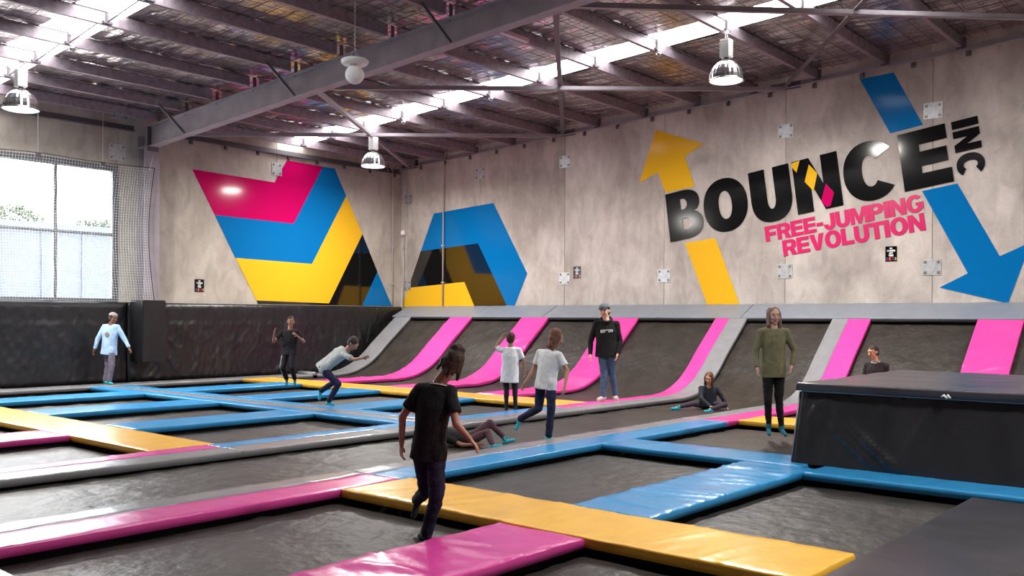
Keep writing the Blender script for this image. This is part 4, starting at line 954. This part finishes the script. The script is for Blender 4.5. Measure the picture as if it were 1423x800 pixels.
PP = {
'kid_left': ((9.75, 20.45), dict(head=(0.061, 0, 1.50), neck=(0.012, 0, 1.355), shA=(-0.15, 0.03, 1.305), shB=(0.175, -0.03, 1.307), elA=(-0.28, 0, 1.043), elB=(0.32, 0, 1.03), haA=(-0.337, -0.05, 0.79), haB=(0.45, -0.05, 0.83), hipA=(-0.11, 0.05, 0.78), hipB=(0.05, -0.05, 0.78), knA=(-0.084, 0.08, 0.42), knB=(0.077, -0.1, 0.43), anA=(-0.15, 0.1, 0.085), anB=(0.02, -0.1, 0.085))),
'jumper': ((11.75, 16.65), dict(head=(0.143, 0, 1.45), neck=(0.128, 0, 1.30), shA=(-0.04, 0.05, 1.226), shB=(0.296, -0.05, 1.229), elA=(-0.2, -0.12, 1.02), elB=(0.436, -0.05, 1.02), haA=(-0.147, -0.25, 1.22), haB=(0.33, -0.24, 1.15), hipA=(0.03, 0.05, 0.77), hipB=(0.19, -0.05, 0.779), knA=(-0.008, -.08, 0.46), knB=(0.21, -0.16, 0.48), anA=(0.031, 0.12, 0.2), anB=(0.218, 0.08, 0.2), toeA=(0, -.4, -1), toeB=(0, -.4, -1))),
'bender': ((9.95, 12.8), dict(head=(0.45, -0.12, 1.1), neck=(0.35, -0.05, 0.99), shA=(0.192, 0.15, 1.0), shB=(0.304, -0.18, 0.9), elA=(0.012, 0.3, 0.92), elB=(0.5, -0.3, 0.83), haA=(-0.2, 0.35, 0.76), haB=(0.65, -0.35, 0.86), hipA=(-0.12, 0.1, 0.688), hipB=(-0.09, -0.08, 0.661), knA=(0.08, 0.16, 0.42), knB=(0.2, -0.15, 0.40), anA=(-0.2, 0.3, 0.24), anB=(0.01, -0.05, 0.085), toeA=(-.2, .1, -1), toeB=(.9, -.3, -.1))),
'front': ((4.78, 4.95), dict(head=(0.174, 0.02, 1.22), neck=(0.085, 0.0, 1.09), shA=(-0.065, 0.02, 1.01), shB=(0.165, -0.03, 1.0), elA=(-0.2, 0.05, 0.8), elB=(0.215, -0.12, 0.77), haA=(-0.2, 0.0, 0.6), haB=(0.32, -0.15, 0.66), hipA=(-0.06, 0.05, 0.55), hipB=(0.065, -0.04, 0.55), knA=(-0.02, 0.1, 0.24), knB=(0.07, -0.07, 0.23), anA=(-0.12, 0.4, 0.11), anB=(-0.01, 0.0, -0.06), toeA=(-.3, -.1, -1), toeB=(-.5, .8, -.1))),
'white': ((12.04, 10.45), dict(head=(0.018, 0, 1.20), neck=(0.018, 0, 1.073), shA=(-0.124, 0, 0.99), shB=(0.161, 0, 0.99), elA=(-0.245, 0.08, 1.03), elB=(0.247, 0.02, 0.80), haA=(-0.15, 0.1, 1.2), haB=(0.27, 0.1, 0.62), hipA=(-0.067, 0, 0.60), hipB=(0.083, 0, 0.60), knA=(-0.05, 0.03, 0.31), knB=(0.097, 0.03, 0.31), anA=(-0.052, 0, 0.0), anB=(0.11, 0, 0.0))),
'tee2': ((9.41, 7.49), dict(head=(0.10, 0.0, 1.30), neck=(0.04, 0, 1.165), shA=(-0.11, 0.1, 1.09), shB=(0.137, -0.1, 1.07), elA=(-0.185, 0.12, 0.871), elB=(0.24, -0.15, 0.87), haA=(-0.3, 0.1, 0.70), haB=(0.2, -0.27, 0.68), hipA=(-0.09, 0.06, 0.7), hipB=(0.03, -0.06, 0.7), knA=(-0.126, 0.08, 0.36), knB=(0.038, -0.08, 0.376), anA=(-0.37, 0.22, 0.2), anB=(0.006, 0, 0.0), toeA=(-.5, .1, -1), toeB=(.8, .3, -.1))),
'man': ((14.25, 10.0), dict(head=(0.008, 0, 1.69), neck=(0.04, 0, 1.54), shA=(-0.146, 0.02, 1.45), shB=(0.225, 0.0, 1.45), elA=(-0.248, 0.08, 1.12), elB=(0.305, 0.0, 1.122), haA=(-0.264, -0.05, 0.85), haB=(0.24, -0.12, 0.87), hipA=(-0.04, 0.03, 0.92), hipB=(0.13, -0.03, 0.92), knA=(0.0, -0.05, 0.5), knB=(0.156, 0.05, 0.491), anA=(-0.03, -0.12, 0.095), anB=(0.231, 0.1, 0.095), toeA=(-.6, -.7, -.05), toeB=(.1, -1, -.05))),
'sitter': ((15.1, 8.34), dict(head=(0.057, -0.12, 0.47), neck=(0.073, -0.05, 0.345), shA=(-0.062, 0, 0.27), shB=(0.223, 0, 0.272), elA=(-0.089, -0.14, 0.1), elB=(0.324, -.05, 0.1), haA=(0.05, -0.3, -0.04), haB=(0.40, -0.08, -0.075), hipA=(0.0, 0.0, -0.03), hipB=(0.158, 0.0, -0.03), knA=(-0.26, -0.2, 0.005), knB=(0.298, -0.32, 0.0), anA=(-0.55, -0.28, -0.05), anB=(-0.0, -0.5, -0.065), toeA=(-1, -.2, 0.1), toeB=(-1, -.3, 0))),
'lying': ((8.38, 8.2), dict(head=(-0.389, 0.25, 0.14), neck=(-0.271, 0.2, 0.08), shA=(-0.2, 0.32, 0.05), shB=(-0.153, 0.04, 0.03), elA=(-0.052, 0.4, -0.06), elB=(0.105, -0.1, -0.06), haA=(0.189, 0.35, -0.085), haB=(0.27, -0.14, -0.05), hipA=(0.174, 0.1, -0.02), hipB=(0.193, -0.05, -0.02), knA=(0.45, 0.14, 0.19), knB=(0.42, -0.1, 0.1), anA=(0.66, 0.12, -0.02), anB=(0.50, -0.25, -0.04), toeA=(1, 0, .3), toeB=(1, -.2, .3))),
'olive': ((11.9, 5.6), dict(head=(0.085, 0, 1.60), neck=(0.085, 0, 1.45), shA=(-0.078, 0.02, 1.37), shB=(0.249, -0.02, 1.37), elA=(-0.154, 0.03, 1.1), elB=(0.366, -0.03, 1.12), haA=(-0.162, -0.08, 0.87), haB=(0.297, -0.12, 0.90), hipA=(0.009, 0.0, 0.86), hipB=(0.168, 0.0, 0.86), knA=(0.002, -0.03, 0.44), knB=(0.16, 0.0, 0.44), anA=(0.039, 0.06, 0.05), anB=(0.202, 0, 0.05), toeA=(-.2, -1, -.4), toeB=(.2, -1, -.4))),
'behind_box': ((15.9, 5.5), dict(head=(-0.058, 0, 1.0), neck=(-0.008, 0, 0.86), shA=(-0.126, 0.1, 0.77), shB=(0.121, -0.1, 0.77), elA=(-0.177, 0.1, 0.54), elB=(0.162, -0.1, 0.54), haA=(-0.23, 0, 0.36), haB=(0.097, -0.2, 0.36), hipA=(-0.07, 0.06, 0.42), hipB=(0.04, -0.06, 0.42), knA=(-0.13, -.05, 0.2), knB=(0.016, -0.16, 0.2), anA=(-0.06, 0.06, 0.0), anB=(0.033, -0.06, 0.0))),
}
def P_(n, z=0): (x, y), J = PP[n]; return (x, y, z), J
r, J = P_('kid_left'); t, I = person(r, J, 'boy in a light blue long-sleeved top walking by the black wall padding', face=-.6, k=.93, skin_c=(122, 82, 62), top=((168, 196, 226),), sleeve=1, hem=.06, bottom=((112, 104, 118), .93, 1.18), shoes=(60, 180, 186), hair=(34, 28, 28), topw=1.1)
bm = bmesh.new(); ellip(bm, I['shm']-I['spn']*.17+I['fr']*.128, (.05, .014, .055), Matrix((I['side'], I['fr'], I['spn'])).transposed()); mesh_obj('chest_print', bm, cm((150, 126, 100)), t, True)
cap_on(t, I, (150, 134, 128)) if False else None
R_ = Matrix((I['hs'], I['hf'], I['upv'])).transposed(); c = I['hd']+I['upv']*.062-I['hf']*.016; bm = bmesh.new(); ellip(bm, c, (.094, .108, .075), R_)
for v in list(bm.verts):
    if (v.co-c).dot(I['upv']) < 0: v.co -= I['upv']*((v.co-c).dot(I['upv']))*.9
mesh_obj('beanie', bm, cm((150, 138, 134)), t, True)
r, J = P_('jumper', 0); t, I = person(r, J, 'child in black in mid-jump near the wall padding, white stripe on the trousers', face=-1.2, k=.86, skin_c=(150, 104, 86), top=((30, 28, 30),), sleeve=.45, bottom=((32, 30, 34), .9, 1.1), shoes=(46, 120, 132), hair=(52, 38, 34))
bm = bmesh.new(); A = I['A']; n_ = -I['side']; tube(bm, [A['hipA']+n_*.085, A['knA']+n_*.062, A['anA']+n_*.05], .014, 6); mesh_obj('side_stripe', bm, cm((196, 198, 202)), t, True)
r, J = P_('bender'); person(r, J, 'child in a grey t-shirt and navy trousers bending forward on one foot', face=-.35, k=.85, skin_c=(176, 128, 106), top=((178, 182, 180),), sleeve=.45, bottom=((38, 38, 62), .92, 1.1), shoes=(60, 176, 182), hair=(60, 50, 48), tilt=.4)
r, J = P_('front'); t, I = person(r, J, 'child in black t-shirt with tied-up brown hair in the foreground, seen from behind', face=1.9, k=.82, skin_c=(172, 122, 100), top=((24, 23, 25),), sleeve=.45, hem=.03, bottom=((36, 35, 56), .97, 1.12), shoes=(40, 40, 52), hair=(62, 46, 40), hair_style='bun', topw=1.12, vox=.007)
band(t, I, 'necklace', (200, 196, 190), .006, .045, .075)
r, J = P_('white'); person(r, J, 'child in a long white t-shirt and dark trousers, seen from behind with one hand raised', face=1.5, k=.82, skin_c=(170, 124, 104), top=((222, 222, 226),), sleeve=.5, hem=.16, bottom=((44, 36, 42), .95, .98), shoes=(46, 40, 46), hair=(78, 50, 42), topw=1.08)
r, J = P_('tee2'); person(r, J, 'child in a pale grey t-shirt and navy trousers stepping on the lane with teal socks', face=.2, k=.84, skin_c=(178, 128, 106), top=((226, 226, 226),), sleeve=.45, hem=.05, bottom=((42, 46, 72), .94, 1.08), shoes=(64, 188, 206), hair=(112, 76, 62), hair_style='long', tilt=.1)
r, J = P_('man'); t, I = person(r, J, 'man in a grey cap, black hoodie and blue jeans standing on the pads', face=-2.0, k=1.0, skin_c=(216, 172, 150), top=((24, 23, 25),), sleeve=1, hem=.04, bottom=((72, 92, 122), .97, 1.12), shoes=(196, 188, 178), shoe_kind='shoe', hair=(60, 42, 34), topw=1.1, curl=.8)
cap_on(t, I, (92, 100, 108))
bm = bmesh.new(); tube(bm, [I['nk']-I['spn']*.03+I['side']*.095*math.cos(a)+I['fr']*.085*math.sin(a)+I['spn']*(.02-.05*math.sin(a)) for a in [2*PI*q/20 for q in range(21)]], .03, 8, False); mesh_obj('hood', bm, cm((24, 23, 25)), t, True)
c = I['shm']-I['spn']*.14+I['fr']*.138; bm = bmesh.new(); sd = I['side']
slab(bm, [(-.115, -.03), (.115, -.015), (.12, .035), (-.11, .025)], lambda a, b, d: c+sd*a+I['spn']*b+I['fr']*(d-a*a*1.6), 0, .012); pr = mesh_obj('chest_print', bm, cm((222, 222, 224)), t)
bm = bmesh.new()
for q in range(7): 
    x0 = -.09+q*.028; slab(bm, [(x0, -.01), (x0+.014, -.01), (x0+.018, .016), (x0+.006, .02)], lambda a, b, d: c+sd*a+I['spn']*b+I['fr']*(d-a*a*1.6), .012, .014)
mesh_obj('print_lettering', bm, cm((60, 60, 64)), pr)
r, J = P_('sitter'); person(r, J, 'child in dark top and teal socks sitting at the end of the lane', face=-2.0, k=.82, skin_c=(206, 158, 134), top=((44, 48, 56),), sleeve=1, bottom=((62, 54, 66), .93, .98), shoes=(50, 170, 190), hair=(104, 70, 50), hair_style='long', topw=1.05)
r, J = P_('lying'); person(r, J, 'child with plum leggings lying back on the lane behind the foreground child in black', face=-.2, k=.82, skin_c=(170, 124, 104), top=((34, 32, 36),), sleeve=.5, bottom=((92, 66, 74), .93, .92), shoes=(70, 180, 196), hair=(60, 44, 40), tilt=.2)
r, J = P_('olive'); person(r, J, 'teenager in an olive top and black leggings jumping left of the black block', face=-1.5, k=.95, skin_c=(190, 148, 130), top=((112, 108, 82),), sleeve=1, hem=.07, bottom=((26, 24, 26), .93, .95), shoes=(48, 110, 128), hair=(120, 98, 90), hair_style='long', topw=.98)
r, J = P_('behind_box'); t, I = person(r, J, 'child in a dark jacket with a white collar, half hidden by the black block', face=-2.7, k=.84, skin_c=(206, 152, 122), top=((54, 44, 48),), sleeve=1, bottom=((36, 34, 40), .93, 1.0), shoes=(50, 150, 160), hair=(62, 48, 44), topw=1.05)
band(t, I, 'collar', (214, 220, 224), .01, .03, .066)
